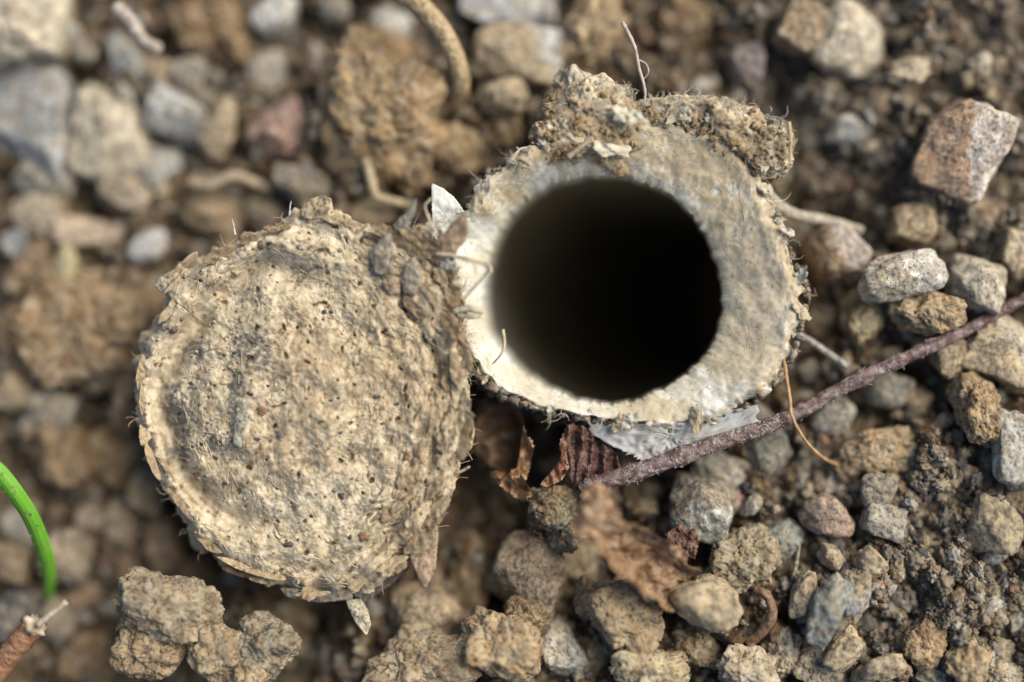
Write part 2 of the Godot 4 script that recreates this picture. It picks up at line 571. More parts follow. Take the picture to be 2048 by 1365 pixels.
func build_burrow() -> void:
	var P := W(HOLE.x, HOLE.y, -230)
	var root := base("spider_burrow", P)
	tag(root, "round open burrow with a pale silk collar in the soil", "burrow")
	# silk collar: lip, rolled edge, outer skirt, and the lining that goes down into the tube
	var b := mb(P)
	var segs := 900
	var rows := []
	for k in 46: rows.append(["in", k / 45.0])
	for k in 4: rows.append(["edge", (k + 1) / 4.0])
	for k in 14: rows.append(["skirt", (k + 1) / 14.0])
	var lining := []
	for k in 60: lining.append(["down", pow(1.0 - k / 60.0, 2.2)])
	rows = lining + rows
	var silk := Color(0.58, 0.54, 0.43)
	var white := Color(0.68, 0.675, 0.62)
	var stain := Color(0.47, 0.375, 0.24)
	var dirt := Color(0.12, 0.095, 0.065)
	for k in segs:
		var a := TAU * k / segs
		var ca := cos(a); var sa := sin(a)
		var ri := at_angle(col_in, a)
		var ro := at_angle(col_out, a)
		var r_soft := ro
		var nick := 6.0 * na.get_noise_2d(ca * 10.0 + 4.0, sa * 10.0)
		ro *= 1.0 + 0.045 * nb.get_noise_2d(ca * 4.0 + 30.0, sa * 4.0) + 0.04 * nb.get_noise_2d(ca * 10.0, sa * 10.0 + 9.0) * sstep(-0.2, 0.4, nb.get_noise_2d(ca * 2.5, sa * 2.5 + 3.0)) + 0.022 * nb.get_noise_2d(ca * 29.0, sa * 29.0) * 0.5 * sstep(-0.1, 0.4, nb.get_noise_2d(ca * 5.0 + 7.0, sa * 5.0))
		var hr := rim_height(a)
		var leftness := sstep(0.1, 0.9, -ca * 0.9 - sa * 0.1)      # toward the hinge the lining reaches deeper
		var h_in := lerpf(-66.0, -128.0, leftness)
		var deep := -4300.0
		for row in rows:
			var t: float = row[1]
			var rad := 0.0; var h := 0.0
			var sx := 0.0; var sz := 0.0
			match row[0]:
				"down":
					h = lerpf(h_in, deep, t)
					rad = ri + nick + 82.0 * sstep(0.0, 620.0, h_in - h) + 3.0 * na.get_noise_3d(ca * 6.0, h * 0.02, sa * 6.0)
					sx = (h_in - h) * 0.11 + pow(h_in - h, 2.0) * 0.00005; sz = -(h_in - h) * 0.02
				"in":
					rad = lerpf(ri, lerpf(r_soft, ro, pow(t, 6.0)), t)
					var e := pow(t, 0.72)
					h = lerpf(h_in, hr, e) - 24.0 * pow(sstep(0.72, 1.0, t), 2.0)
					var q := 5.0 * na.get_noise_2d((HOLE.x + ca * rad) * 0.016, (HOLE.y + sa * rad) * 0.016) + 1.2 * na.get_noise_2d((HOLE.x + ca * rad) * 0.07, (HOLE.y + sa * rad) * 0.07)
					h += q * (0.25 + 2.2 * pow(t, 4.0)) + 3.2 * nb.get_noise_2d((HOLE.x + ca * rad) * 0.022, (HOLE.y + sa * rad) * 0.022) + 1.1 * nb.get_noise_2d((HOLE.x + ca * rad) * 0.06, (HOLE.y + sa * rad) * 0.06)
					rad += nick * sstep(0.16, 0.0, t)
				"edge":
					rad = ro + 5.0 * sin(t * PI * 0.8)
					h = hr - 24.0 - 22.0 * t + 3.0 * na.get_noise_2d(k * 0.5, t * 3.0)
				"skirt":
					rad = ro + 2.0 + t * 42.0 - 14.0 * sin(t * PI) + 10.0 * na.get_noise_2d(k * 0.16, t * 4.0)
					h = lerpf(hr - 46.0, -330.0, t)
			var x := ca * rad + sx; var z := sa * rad + sz
			var wp := W(HOLE.x + x, HOLE.y + z, 0.0)
			wp.y = h
			# silk with soil caught in it, more of it along the edge and where the crust lies
			var n := na.get_noise_2d(x * 0.013 + 5.0, z * 0.013)
			var n2 := na.get_noise_3d(x * 0.05, h * 0.05, z * 0.05)
			var n3 := nb.get_noise_3d(x * 0.09, h * 0.09, z * 0.09)
			var c := mixc(silk, white, 0.4 + n * 1.1)
			var s := -0.1 - n * 0.5 + n2 * 0.5
			# soil-stained places
			for q in [[1530, 520, 130, 190], [1490, 690, 130, 120], [1410, 330, 170, 75], [1250, 300, 130, 50], [1310, 820, 110, 34], [1020, 385, 46, 26], [965, 415, 34, 24], [1120, 300, 70, 34], [1450, 420, 70, 60]]:
				var g := 1.0 - Vector2((HOLE.x + x - q[0]) / q[2], (HOLE.y + z - q[1]) / q[3]).length() + 0.55 * n2 + 0.12 * n3
				s = maxf(s, sstep(0.0, 0.5, g) * 0.72)
			if row[0] == "in": s += (0.55 * sstep(0.7, 1.0, t) * sstep(-0.35, 0.25, n2) - 0.05) + 0.6 * sstep(-0.4, -0.9, sa) * sstep(0.2, 0.6, t + n2)
			if row[0] == "skirt": s += 0.35 + 0.5 * n2
			c = mixc(c, stain, clampf(s, 0.0, 1.0) * 1.1)
			if n3 < -0.72 and n2 < 0.0: c = mixc(c, dirt, 0.7)
			if row[0] == "skirt" and n2 < 0.08: c = mixc(c, Color(0.24, 0.18, 0.11), 0.8)
			b.add(wp, c)
	var nr := rows.size()
	for k in segs:
		var k2 := (k + 1) % segs
		for r in nr - 1:
			var p := k * nr + r; var q := k2 * nr + r
			b.tri(p, p + 1, q); b.tri(p + 1, q + 1, q)
	var collar := put(b, "silk_collar", M.silk, root)
	var threads := mb(P)
	var first := 60
	for k in 760:
		var kk := rng.randi() % segs
		var rr := first + rng.randi_range(2, 45)
		var dk := rng.randf_range(-5.0, 5.0); var dr := rng.randf_range(-1.6, 1.6)
		var line := PackedVector3Array()
		for j in 7:
			var row_ := clampi(int(rr + dr * j), first, first + 47)
			line.append(b.v[posmod(int(kk + dk * j), segs) * nr + row_] + Vector3(0, 0.2, 0))
			dk += rng.randf_range(-0.8, 0.8); dr += rng.randf_range(-0.3, 0.3)
		tube(threads, line, radii(7, rng.randf_range(0.3, 0.7), 0.25), 4, mixc(Color(0.6, 0.56, 0.45), Color(0.47, 0.38, 0.25), rng.randf()))
	var matted := put(threads, "matted_threads", M.fibre, collar)
	matted.set_meta("kind", "stuff")
	# the tube's far end
	b = mb(P)
	var end := W(HOLE.x + 1365, HOLE.y - 84, 0.0) + Vector3(0, -4290, 0)
	var c0 := b.add(end, Color(0.4, 0.33, 0.22))
	for k in 60:
		var a := TAU * k / 60
		b.add(end + Vector3(cos(a) * 320.0, 0, sin(a) * 320.0), Color(0.4, 0.33, 0.22))
	for k in 60: b.tri(c0, 1 + k, 1 + (k + 1) % 60)
	put(b, "burrow_floor", M.clod, root)

	# soil crust woven into the far edge of the collar
	var crust_col := Color(0.43, 0.345, 0.225)
	for q in [[1195, 232, 108, 58, 84, 0.35, 2, 31], [1120, 275, 70, 44, 48, 0.5, -10, 32], [1350, 232, 95, 36, 40, 0.05, -14, 33], [1470, 255, 86, 50, 58, 0.5, -8, 34], [1535, 300, 58, 46, 60, 1.2, -10, 35]]:
		b = mb(P)
		rock(b, W(q[0], q[1], q[6] - 34.0), q[2], q[3], q[4], -q[5], q[7], {"kind": "clod", "level": 5, "col": crust_col, "col2": Color(0.6, 0.55, 0.43), "axis": Vector3(0.25, 0.2, -0.9).normalized(), "cut": 0.12})
		crumbs(b, q[0], q[1], q[2] * 0.95, q[4] * 0.95, q[6] + 6.0, 34, 2.0, 7.0)
		put(b, "soil_crust", M.clod, root)
	# the pale torn point and tag of silk on the crust
	for q in [[[Vector2(1225, 210), Vector2(1268, 218), Vector2(1302, 246), Vector2(1262, 246), Vector2(1228, 240)], 28.0], [[Vector2(1190, 278), Vector2(1222, 288), Vector2(1262, 292), Vector2(1258, 318), Vector2(1236, 308), Vector2(1205, 316), Vector2(1186, 300)], 8.0]]:
		b = mb(P)
		var hh: float = q[1]
		sheet(b, q[0], mid_of(q[0]), 8, 48, 4.0, 0.18, func(px, py, _t): return hh + 7.0 * na.get_noise_2d(px * 0.05, py * 0.05), func(px, py, _t): return mixc(Color(0.62, 0.57, 0.44), Color(0.42, 0.33, 0.2), na.get_noise_2d(px * 0.06, py * 0.06) * 1.5))
		put(b, "silk_tag", M.silk, collar)
	# torn shreds of silk and soil along the edge
	var shreds := []
	for k in 34:
		shreds.append([rng.randf() * TAU, rng.randf_range(0.95, 1.03), rng.randf_range(10, 26), rng.randf_range(-24, 6)])
	for k in 12:
		shreds.append([rng.randf_range(PI - 0.12, PI + 0.62), rng.randf_range(0.93, 1.06), rng.randf_range(12, 30), rng.randf_range(-6, 28)])
	for q in shreds:
		b = mb(P)
		var ro: float = at_angle(col_out, q[0]) * q[1]
		var m := HOLE + Vector2(cos(q[0]), sin(q[0])) * ro
		var poly := []
		var turn := rng.randf() * TAU
		for j in 9:
			var u := TAU * j / 9.0
			poly.append(m + Vector2(cos(u) * q[2] * rng.randf_range(0.55, 1.5), sin(u) * q[2] * rng.randf_range(0.3, 0.8)).rotated(turn))
		var h0: float = q[3]
		var gx := rng.randf_range(-0.6, 0.6); var gy := rng.randf_range(-0.6, 0.6)
		var tone := mixc(Color(0.58, 0.55, 0.46), Color(0.38, 0.29, 0.17), rng.randf() * (0.8 if q[3] > 6.0 else 1.0))
		sheet(b, poly, m, 7, 44, 2.0, 0.3, func(px, py, _t): return h0 + gx * (px - m.x) + gy * (py - m.y) + 9.0 * na.get_noise_2d(px * 0.05, py * 0.05), func(px, py, _t): return mixc(tone, tone * 0.6, na.get_noise_2d(px * 0.08, py * 0.08) * 1.5))
		put(b, "silk_shred", M.silk, collar)
	# white silk flap beside the hinge
	b = mb(P)
	sheet(b, [Vector2(862, 366), Vector2(884, 376), Vector2(908, 394), Vector2(924, 416), Vector2(940, 440), Vector2(900, 470), Vector2(872, 492), Vector2(864, 440)], Vector2(892, 432), 14, 90, 4.0, 0.03,
		func(px, py, _t): return -26.0 + 0.12 * (420.0 - py) + 4.0 * na.get_noise_2d(px * 0.03, py * 0.03),
		func(px, py, _t): return mixc(Color(0.66, 0.67, 0.62), Color(0.5, 0.47, 0.38), na.get_noise_2d(px * 0.04, py * 0.04) * 1.4 - 0.2))
	put(b, "silk_flap", M.silk, collar)
	# hinge: silk strip that joins the lid to the collar
	b = mb(P)
	sheet(b, [Vector2(852, 520), Vector2(884, 510), Vector2(900, 560), Vector2(918, 640), Vector2(934, 700), Vector2(900, 710), Vector2(870, 640)], Vector2(892, 610), 12, 90, 6.0, 0.05,
		func(px, py, _t): return -30.0 + 5.0 * na.get_noise_2d(px * 0.04, py * 0.04),
		func(px, py, _t): return mixc(Color(0.64, 0.64, 0.58), Color(0.42, 0.34, 0.22), na.get_noise_2d(px * 0.05, py * 0.05) * 1.5))
	put(b, "silk_hinge", M.silk, collar)
	# grains stuck to the skirt
	b = mb(P)
	for k in 420:
		var a := rng.randf() * TAU
		if rng.randf() < 0.5: a = rng.randf_range(0.2, PI - 0.3)
		var ro := at_angle(col_out, a)
		var t := pow(rng.randf(), 1.4)
		var rr := ro + 2.0 + t * 30.0
		var p := W(HOLE.x + cos(a) * rr, HOLE.y + sin(a) * rr, 0.0)
		p.y = lerpf(rim_height(a) - 14.0, -170.0, t)
		grain(b, p, rng.randf_range(2.5, 8.0), 1)
	var st := put(b, "clinging_grains", M.grain, root)
	st.set_meta("kind", "stuff")
	# fuzzy silk along the edge
	b = mb(P)
	for k in 110:
		var a := rng.randf() * TAU
		if rng.randf() < 0.5: a = rng.randf_range(-PI * 0.95, -0.1)
		var ro := at_angle(col_out, a) * rng.randf_range(0.96, 1.02)
		var p := W(HOLE.x + cos(a) * ro, HOLE.y + sin(a) * ro, 0.0)
		p.y = rim_height(a) + rng.randf_range(-18, 2)
		var d := Vector3(cos(a), rng.randf_range(-0.6, 0.4), sin(a)) + Vector3(rng.randf_range(-1, 1), 0, rng.randf_range(-1, 1)) * 1.1
		tuft(b, p, d, 6, 26.0, Color(0.62, 0.58, 0.46), Color(0.4, 0.3, 0.18))
	# and over the crust
	for k in 380:
		var q: Array = [[1195, 232, 100, 80, 26], [1350, 222, 95, 34, 16], [1470, 250, 85, 52, 30], [1540, 295, 50, 55, 24]][rng.randi() % 4]
		var a := rng.randf() * TAU
		var rr := sqrt(rng.randf())
		var p := W(q[0] + cos(a) * rr * q[2], q[1] + sin(a) * rr * q[3], q[4] * (1.0 - rr * rr) - 8.0)
		fibre(b, p, Vector3(rng.randf_range(-1, 1), rng.randf_range(0.0, 0.8), rng.randf_range(-1.2, 0.6)), rng.randf_range(6, 20), rng.randf_range(0.6, 1.2), mixc(Color(0.62, 0.57, 0.42), Color(0.36, 0.26, 0.14), rng.randf()), 0.7)
	var fringe := [Vector2(1230, 168), Vector2(1290, 205), Vector2(1345, 192), Vector2(1400, 196), Vector2(1460, 206), Vector2(1510, 208), Vector2(1560, 238), Vector2(1584, 275)]
	for k in 70:
		var u := rng.randf() * (fringe.size() - 1.001)
		var m: Vector2 = fringe[int(u)].lerp(fringe[int(u) + 1], u - int(u))
		tuft(b, W(m.x + rng.randf_range(-6, 6), m.y + rng.randf_range(-4, 14), rng.randf_range(-24, 12)), Vector3(rng.randf_range(-0.9, 0.9), rng.randf_range(-0.3, 0.6), rng.randf_range(-1.2, 0.3)), 9, 20.0, Color(0.66, 0.62, 0.5), Color(0.5, 0.42, 0.28))
	st = put(b, "silk_fuzz", M.fibre, root)
	st.set_meta("kind", "stuff")
	# single threads one can follow
	for q in [[[W(1006, 660, -10), W(1009, 690, 0), W(1000, 712, -6), W(985, 728, -24)], 3.4, Color(0.5, 0.42, 0.27)], [[W(1245, 45, -40), W(1268, 90, -30), W(1278, 135, -26), W(1290, 180, -18), W(1288, 212, -16)], 4.5, Color(0.44, 0.37, 0.31)], [[W(1278, 120, -28), W(1292, 128, -24), W(1297, 145, -22), W(1286, 160, -24)], 2.2, Color(0.44, 0.37, 0.31)],
			[[W(1578, 245, 4), W(1582, 280, 10), W(1580, 325, 4)], 4.5, Color(0.48, 0.38, 0.2)], [[W(1570, 300, 6), W(1590, 285, 10), W(1594, 278, 8)], 2.2, Color(0.42, 0.32, 0.18)], [[W(1136, 315, 0), W(1160, 296, 8), W(1186, 276, 12)], 6.0, Color(0.42, 0.33, 0.22)]]:
		b = mb(P)
		var pts := path(q[0], 8)
		tube(b, pts, radii(pts.size(), q[1], q[1] * 0.5, 0.12), 7, q[2], q[2] * 0.6, 1.0)
		put(b, "silk_thread", M.fibre, root)

func mid_of(poly: Array) -> Vector2:
	var c := Vector2.ZERO
	for p in poly: c += p
	return c / poly.size()

func grain_color() -> Color:
	var r := rng.randf()
	var c := Color(0.26, 0.2, 0.128)
	if r < 0.25: c = Color(0.37, 0.305, 0.21)
	elif r < 0.45: c = Color(0.22, 0.2, 0.16)
	elif r < 0.52: c = Color(0.1, 0.09, 0.08)
	elif r < 0.57: c = Color(0.26, 0.15, 0.09)
	elif r < 0.68: c = Color(0.42, 0.38, 0.32)
	return c * rng.randf_range(0.6, 1.05)

func grain(b: MB, p: Vector3, r: float, level: int, col := Color(0, 0, 0, 0)) -> void:
	var sph: Array = ico(level)
	var at := b.v.size()
	var c := grain_color() if col.a == 0.0 else col
	var sx := rng.randf_range(0.7, 1.3); var sy := rng.randf_range(0.6, 1.0); var sz := rng.randf_range(0.7, 1.3)
	var o := Vector3(rng.randf() * 90, rng.randf() * 90, 0)
	for d in sph[0]:
		var k := 1.0 + 0.45 * nb.get_noise_3dv(d * 1.3 + o)
		b.add(p + Vector3(d.x * sx, d.y * sy, d.z * sz) * r * k, c)
	for t in range(0, sph[1].size(), 3):
		b.tri(at + sph[1][t], at + sph[1][t + 1], at + sph[1][t + 2])

func crumbs(b: MB, px: float, py: float, rx: float, ry: float, h: float, n: int, r0: float, r1: float) -> void:
	for k in n:
		var a := rng.randf() * TAU
		var q := sqrt(rng.randf())
		grain(b, W(px + cos(a) * q * rx, py + sin(a) * q * ry, h + (1.0 - q * q) * 22.0 - 18.0), rng.randf_range(r0, r1), 2, mixc(Color(0.42, 0.33, 0.2), Color(0.24, 0.17, 0.1), rng.randf()))

# ---------------------------------------------------------------- lid
func lid_height(px: float, py: float, t: float) -> float:
	var h := 14.0 + 0.115 * (px - 900.0) - 0.02 * (py - 800.0)
	var dx := (px - 560.0) / 232.0; var dy := (py - 800.0) / 262.0
	var e := sqrt(dx * dx + dy * dy)
	var a := atan2(dy, dx)
	e += 0.07 * nb.get_noise_2d(cos(a) * 1.4 + 3.0, sin(a) * 1.4)
	h += 30.0 * sstep(1.05, 0.25, e)                      # low dome
	h -= 30.0 * exp(-pow((e - 0.99) / 0.1, 2.0)) * sstep(0.2, -0.5, dx + 0.25 * nb.get_noise_2d(dy * 2.0, 3.0))     # groove inside the ring
	h += 20.0 * exp(-pow((e - 1.18) / 0.12, 2.0)) * (1.0 - 0.75 * sstep(-0.2, 0.8, dx))         # raised ring
	h -= 16.0 * exp(-pow((e - 1.36) / 0.05, 2.0)) * sstep(-0.1, 0.5, nb.get_noise_2d(a * 1.7, 4.0) + 0.25)
	h -= 34.0 * sstep(0.9, 1.0, t) * sstep(0.9, 1.0, t)   # rolled edge
	# layered, fibrous soil: crevices that follow the ring
	var ring := nb.get_noise_2d(e * 17.0 + 2.4 * nb.get_noise_2d(a * 3.0, 7.0), a * 2.6)
	var where := sstep(0.8, 1.15, e) * (0.35 + 0.65 * sstep(-0.9, 0.4, dx))
	h -= 10.0 * sstep(0.5, 0.8, ring) * where * sstep(-0.2, 0.3, nb.get_noise_2d(px * 0.011 + 8.0, py * 0.011))
	h += 1.2 * nb.get_noise_2d(e * 34.0, a * 7.0) * where
	var coarse_ := 0.3 + 0.7 * sstep(-0.35, 0.35, nb.get_noise_2d(px * 0.0085 + 3.0, py * 0.0085)) 
	coarse_ *= 1.0 - 0.6 * sstep(-0.75, -1.05, dx)
	h += 11.0 * nb.get_noise_2d(px * 0.012, py * 0.012)
	h += 6.0 * na.get_noise_2d(px * 0.024, py * 0.024)
	h += 2.0 * where * sin(e * 34.0 + 3.5 * nb.get_noise_2d(px * 0.012, py * 0.012 + 20.0) + 1.6 * na.get_noise_2d(px * 0.04, py * 0.04))
	h += 2.0 * coarse_ * na.get_noise_2d(px * 0.10, py * 0.10)
	var pit := nb.get_noise_2d(px * 0.04 + 60.0, py * 0.04)
	h -= 14.0 * sstep(0.74, 0.9, pit)
	h -= 4.0 * coarse_ * sstep(0.7, 0.88, nb.get_noise_2d(px * 0.09 + 9.0, py * 0.09))
	return h

func lid_color(px: float, py: float, t: float) -> Color:
	var c := Color(0.535, 0.45, 0.31)
	var n := na.get_noise_2d(px * 0.012 + 20.0, py * 0.012)
	var m := na.get_noise_2d(px * 0.05, py * 0.05 + 31.0)
	var f := nb.get_noise_2d(px * 0.085, py * 0.085 + 11.0)
	var dx := (px - 560.0) / 232.0; var dy := (py - 800.0) / 262.0
	var e := sqrt(dx * dx + dy * dy)
	var a := atan2(dy, dx)
	c = mixc(c, Color(0.63, 0.54, 0.385), n * 1.9 + 0.2 + 0.5 * sstep(-0.7, -1.1, dx))
	c = mixc(c, Color(0.32, 0.235, 0.14), m * 1.15 - 0.12 + 0.25 * sstep(0.4, -0.2, e) * sstep(0.0, -0.4, n))
	for q in [[520, 520, 200, 55], [300, 760, 45, 150], [470, 1035, 160, 60], [660, 1010, 120, 60], [700, 460, 120, 30], [500, 600, 60, 30]]:
		var g := 1.0 - Vector2((px - q[0]) / q[2], (py - q[1]) / q[3]).length() + 0.8 * m
		c = mixc(c, Color(0.66, 0.58, 0.43), sstep(0.0, 0.45, g) * 0.6)
	for q in [[770, 740, 95, 150], [590, 700, 120, 80], [860, 820, 50, 170], [560, 900, 110, 70], [800, 1090, 90, 40], [430, 960, 60, 40]]:
		var g := 1.0 - Vector2((px - q[0]) / q[2], (py - q[1]) / q[3]).length() + 1.1 * m
		c = mixc(c, Color(0.37, 0.265, 0.155), sstep(0.1, 0.5, g) * 0.6)
	# straw-coloured bands along the ring
	var band := nb.get_noise_2d(e * 22.0, a * 3.4)
	c = mixc(c, Color(0.57, 0.48, 0.32), sstep(0.15, 0.6, band) * 0.6)
	c = mixc(c, Color(0.25, 0.16, 0.09), sstep(0.4, 0.75, -band) * 0.55)
	# grey soil patches; along the groove the dome's shadow is painted in
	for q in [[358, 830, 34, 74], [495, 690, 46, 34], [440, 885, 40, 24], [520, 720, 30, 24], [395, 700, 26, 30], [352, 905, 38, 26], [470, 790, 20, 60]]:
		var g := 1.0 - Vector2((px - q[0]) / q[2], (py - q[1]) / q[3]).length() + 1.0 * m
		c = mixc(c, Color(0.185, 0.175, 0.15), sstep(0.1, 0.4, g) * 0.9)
	if f > 0.52: c = mixc(c, Color(0.62, 0.54, 0.4), 0.6)
	elif f < -0.8: c = mixc(c, Color(0.13, 0.105, 0.08), 0.7)
	return c

func build_lid() -> void:
	var P := W(600, 800, -140)
	var root := base("burrow_lid", P)
	tag(root, "thick round soil lid with frayed edge hinged beside the open burrow", "trapdoor")
	var b := mb(P)
	var segs := 760
	var rings := 190
	var R := PackedFloat32Array()
	for k in segs:
		var a := TAU * k / segs
		R.append(at_angle(lid_out, a) * (1.0 + 0.05 * na.get_noise_2d(cos(a) * 7.0, sin(a) * 8.0 + 40.0) + 0.0015 * rng.randf_range(-1, 1)))
	for r in rings + 1:
		var t := pow(float(r) / rings, 0.8)
		for k in segs:
			var a := TAU * k / segs
			var px := LIDC.x + cos(a) * R[k] * t
			var py := LIDC.y + sin(a) * R[k] * t
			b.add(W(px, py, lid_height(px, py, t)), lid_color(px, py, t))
	# edge face and underside
	var under := [[1.0, 16.0], [0.985, 34.0], [0.955, 52.0], [0.9, 66.0], [0.8, 96.0], [0.6, 120.0], [0.3, 130.0], [0.02, 132.0]]
	for u in under:
		for k in segs:
			var a := TAU * k / segs
			var rr: float = R[k] * u[0] + (3.0 * na.get_noise_2d(k * 0.3, u[1]) if u[0] > 0.5 else 0.0)
			var px := LIDC.x + cos(a) * rr
			var py := LIDC.y + sin(a) * rr
			var ex := LIDC.x + cos(a) * R[k]; var ey := LIDC.y + sin(a) * R[k]
			var h0 := lerpf(14.0 + 0.115 * (px - 900.0) - 30.0, lid_height(ex, ey, 1.0), sstep(0.7, 1.0, u[0]))
			b.add(W(px, py, h0 - u[1] + 4.0 * na.get_noise_2d(px * 0.06, py * 0.06)), mixc(Color(0.3, 0.22, 0.13), Color(0.16, 0.12, 0.08), na.get_noise_2d(k * 0.2, u[1]) + 0.4))
	var all := rings + 1 + under.size()
	for r in all - 1:
		for k in segs:
			var p := r * segs + k; var q := r * segs + (k + 1) % segs
			b.tri(p, p + segs, q); b.tri(p + segs, q + segs, q)
	put(b, "soil_disc", M.lid_soil, root)
	# grains bedded in the surface
	b = mb(P)
	for k in 420:
		var a := rng.randf() * TAU
		var q := sqrt(rng.randf()) * 0.96
		var px := LIDC.x + cos(a) * at_angle(lid_out, a) * q
		var py := LIDC.y + sin(a) * at_angle(lid_out, a) * q
		var r := rng.randf_range(1.6, 5.0)
		if rng.randf() < 0.08: r = rng.randf_range(6.0, 11.0)
		var cc := grain_color()
		if rng.randf() < 0.45: cc = mixc(Color(0.42, 0.33, 0.2), Color(0.55, 0.46, 0.31), rng.randf())
		elif rng.randf() < 0.12: cc = Color(0.25, 0.14, 0.08)
		elif rng.randf() < 0.15: cc = Color(0.1, 0.09, 0.08)
		grain(b, W(px, py, lid_height(px, py, q) - r * 0.2), r, 2, cc)
	var st := put(b, "bedded_grains", M.grain, root)
	st.set_meta("kind", "stuff")
	# fibres in the surface and fraying off the edge
	b = mb(P)
	for k in 900:
		var a := rng.randf() * TAU
		if k % 2 == 0: a = rng.randf_range(-1.0, 0.95)
		var t := lerpf(0.55, 0.97, sqrt(rng.randf())) if k % 3 else rng.randf() * 0.9
		var q := LIDC + Vector2(cos(a), sin(a)) * at_angle(lid_out, a) * t
		var go := a + PI * 0.5 * (1.0 if k % 2 else -1.0) + rng.randf_range(-0.7, 0.7)
		var bend := rng.randf_range(-0.25, 0.25)
		var step_ := rng.randf_range(2.0, 9.0)
		var line := PackedVector3Array()
		for j in 7:
			var d := q - LIDC
			var tt := minf(d.length() / at_angle(lid_out, d.angle()), 1.0)
			line.append(W(q.x, q.y, lid_height(q.x, q.y, tt) + 0.8))
			q += Vector2(cos(go), sin(go)) * step_
			go += bend + rng.randf_range(-0.12, 0.12)
		tube(b, line, radii(7, rng.randf_range(0.7, 1.6), 0.5), 4, mixc(Color(0.6, 0.5, 0.33), Color(0.31, 0.21, 0.12), rng.randf()))
	for k in 64:
		var a := rng.randf() * TAU
		if k % 3 == 0: a = rng.randf_range(-1.2, 0.3)
		var rr := at_angle(lid_out, a) * rng.randf_range(0.965, 1.0)
		var px := LIDC.x + cos(a) * rr; var py := LIDC.y + sin(a) * rr
		tuft(b, W(px, py, lid_height(px, py, 1.0) + rng.randf_range(-6, 14)), Vector3(cos(a), rng.randf_range(-0.5, 0.4), sin(a)) + Vector3(rng.randf_range(-1, 1), 0, rng.randf_range(-1, 1)) * 1.3, 5, 22.0, Color(0.55, 0.46, 0.3), Color(0.34, 0.24, 0.13))
	for k in 60:
		var a := rng.randf_range(-1.0, -0.2)
		var rr := at_angle(lid_out, a) * rng.randf_range(0.96, 1.02)
		var px := LIDC.x + cos(a) * rr; var py := LIDC.y + sin(a) * rr
		tuft(b, W(px, py, lid_height(px, py, 1.0) + rng.randf_range(4, 26)), Vector3(cos(a) + rng.randf_range(-0.6, 0.9), rng.randf_range(-0.2, 0.5), sin(a) + rng.randf_range(-0.8, 0.8)), 6, 42.0, Color(0.5, 0.4, 0.25), Color(0.3, 0.19, 0.1))
	st = put(b, "root_fibres", M.fibre, root)
	st.set_meta("kind", "stuff")
	# single frayed strands
	for q in [[[W(872, 508, 20), W(905, 512, 34), W(940, 520, 40), W(972, 528, 42), W(981, 541, 42), W(968, 555, 38), W(948, 575, 30), W(928, 600, 20), W(918, 612, 12)], 4.5, Color(0.5, 0.42, 0.27)],
			[[W(908, 622, 12), W(935, 618, 18), W(968, 625, 20)], 9.0, Color(0.46, 0.4, 0.28)], [[W(915, 630, 8), W(945, 634, 16), W(962, 633, 18)], 6.0, Color(0.5, 0.44, 0.3)],
			[[W(868, 460, 30), W(858, 438, 36), W(850, 412, 38), W(858, 402, 38), W(864, 396, 38)], 2.6, Color(0.55, 0.46, 0.3)], [[W(826, 470, 20), W(834, 452, 30), W(850, 456, 34), W(862, 462, 34)], 3.0, Color(0.5, 0.38, 0.22)],
			[[W(918, 655, 12), W(922, 690, 14), W(930, 715, 10), W(932, 760, 6)], 3.0, Color(0.55, 0.47, 0.32)], [[W(912, 948, -6), W(928, 940, 0), W(939, 934, 4)], 3.4, Color(0.5, 0.4, 0.24)], [[W(940, 520, 36), W(950, 532, 48), W(952, 550, 46)], 2.2, Color(0.6, 0.52, 0.36)],
			[[W(578, 432, -20), W(580, 415, -16), W(582, 402, -12)], 2.0, Color(0.5, 0.5, 0.48)], [[W(470, 470, -34), W(466, 448, -30), W(463, 438, -26)], 2.4, Color(0.5, 0.48, 0.42)]]:
		b = mb(P)
		var pts := path(q[0], 7)
		tube(b, pts, radii(pts.size(), q[1], q[1] * 0.55, 0.15), 8, q[2], q[2] * 0.55, 2.0)
		put(b, "frayed_strand", M.fibre, root)
	# papery layers along the hinge side
	for k in 105:
		var a := rng.randf_range(-1.15, 1.0)
		var t := rng.randf_range(0.72, 1.0)
		if k > 62:
			a = rng.randf() * TAU; t = rng.randf_range(0.93, 1.01)
		var m := LIDC + Vector2(cos(a), sin(a)) * at_angle(lid_out, a) * t
		var long := rng.randf_range(14, 52); var wide := rng.randf_range(5, 17)
		var poly := []
		for j in 9:
			var u := TAU * j / 9.0
			poly.append(m + Vector2(cos(u) * wide * rng.randf_range(0.6, 1.3), sin(u) * long * rng.randf_range(0.7, 1.2)).rotated(a + rng.randf_range(-0.06, 0.06)))
		b = mb(P)
		var h0 := lid_height(m.x, m.y, t * 0.9) + rng.randf_range(0, 7)
		var lift := rng.randf_range(-0.1, 0.5) if t < 0.88 else rng.randf_range(0.1, 1.0)
		var out_ := Vector2(cos(a), sin(a))
		var tone := mixc(Color(0.52, 0.42, 0.265), Color(0.3, 0.215, 0.13), rng.randf())
		sheet(b, poly, m, 7, 48, 3.0, 0.1, func(px, py, _t): return h0 + lift * out_.dot(Vector2(px, py) - m) + 5.0 * na.get_noise_2d(px * 0.05, py * 0.05), func(px, py, _t): return mixc(tone, tone * 0.6, na.get_noise_2d(px * 0.09, py * 0.09) * 1.6))
		put(b, "bark_flake", M.flake, root)
	# flakes of bark and leaf that cling to the lid: outline, height, slope along x, slope along y, colour
	var tan_ := Color(0.36, 0.27, 0.185); var grey := Color(0.3, 0.265, 0.21); var pale := Color(0.5, 0.45, 0.33); var dark := Color(0.15, 0.13, 0.11)
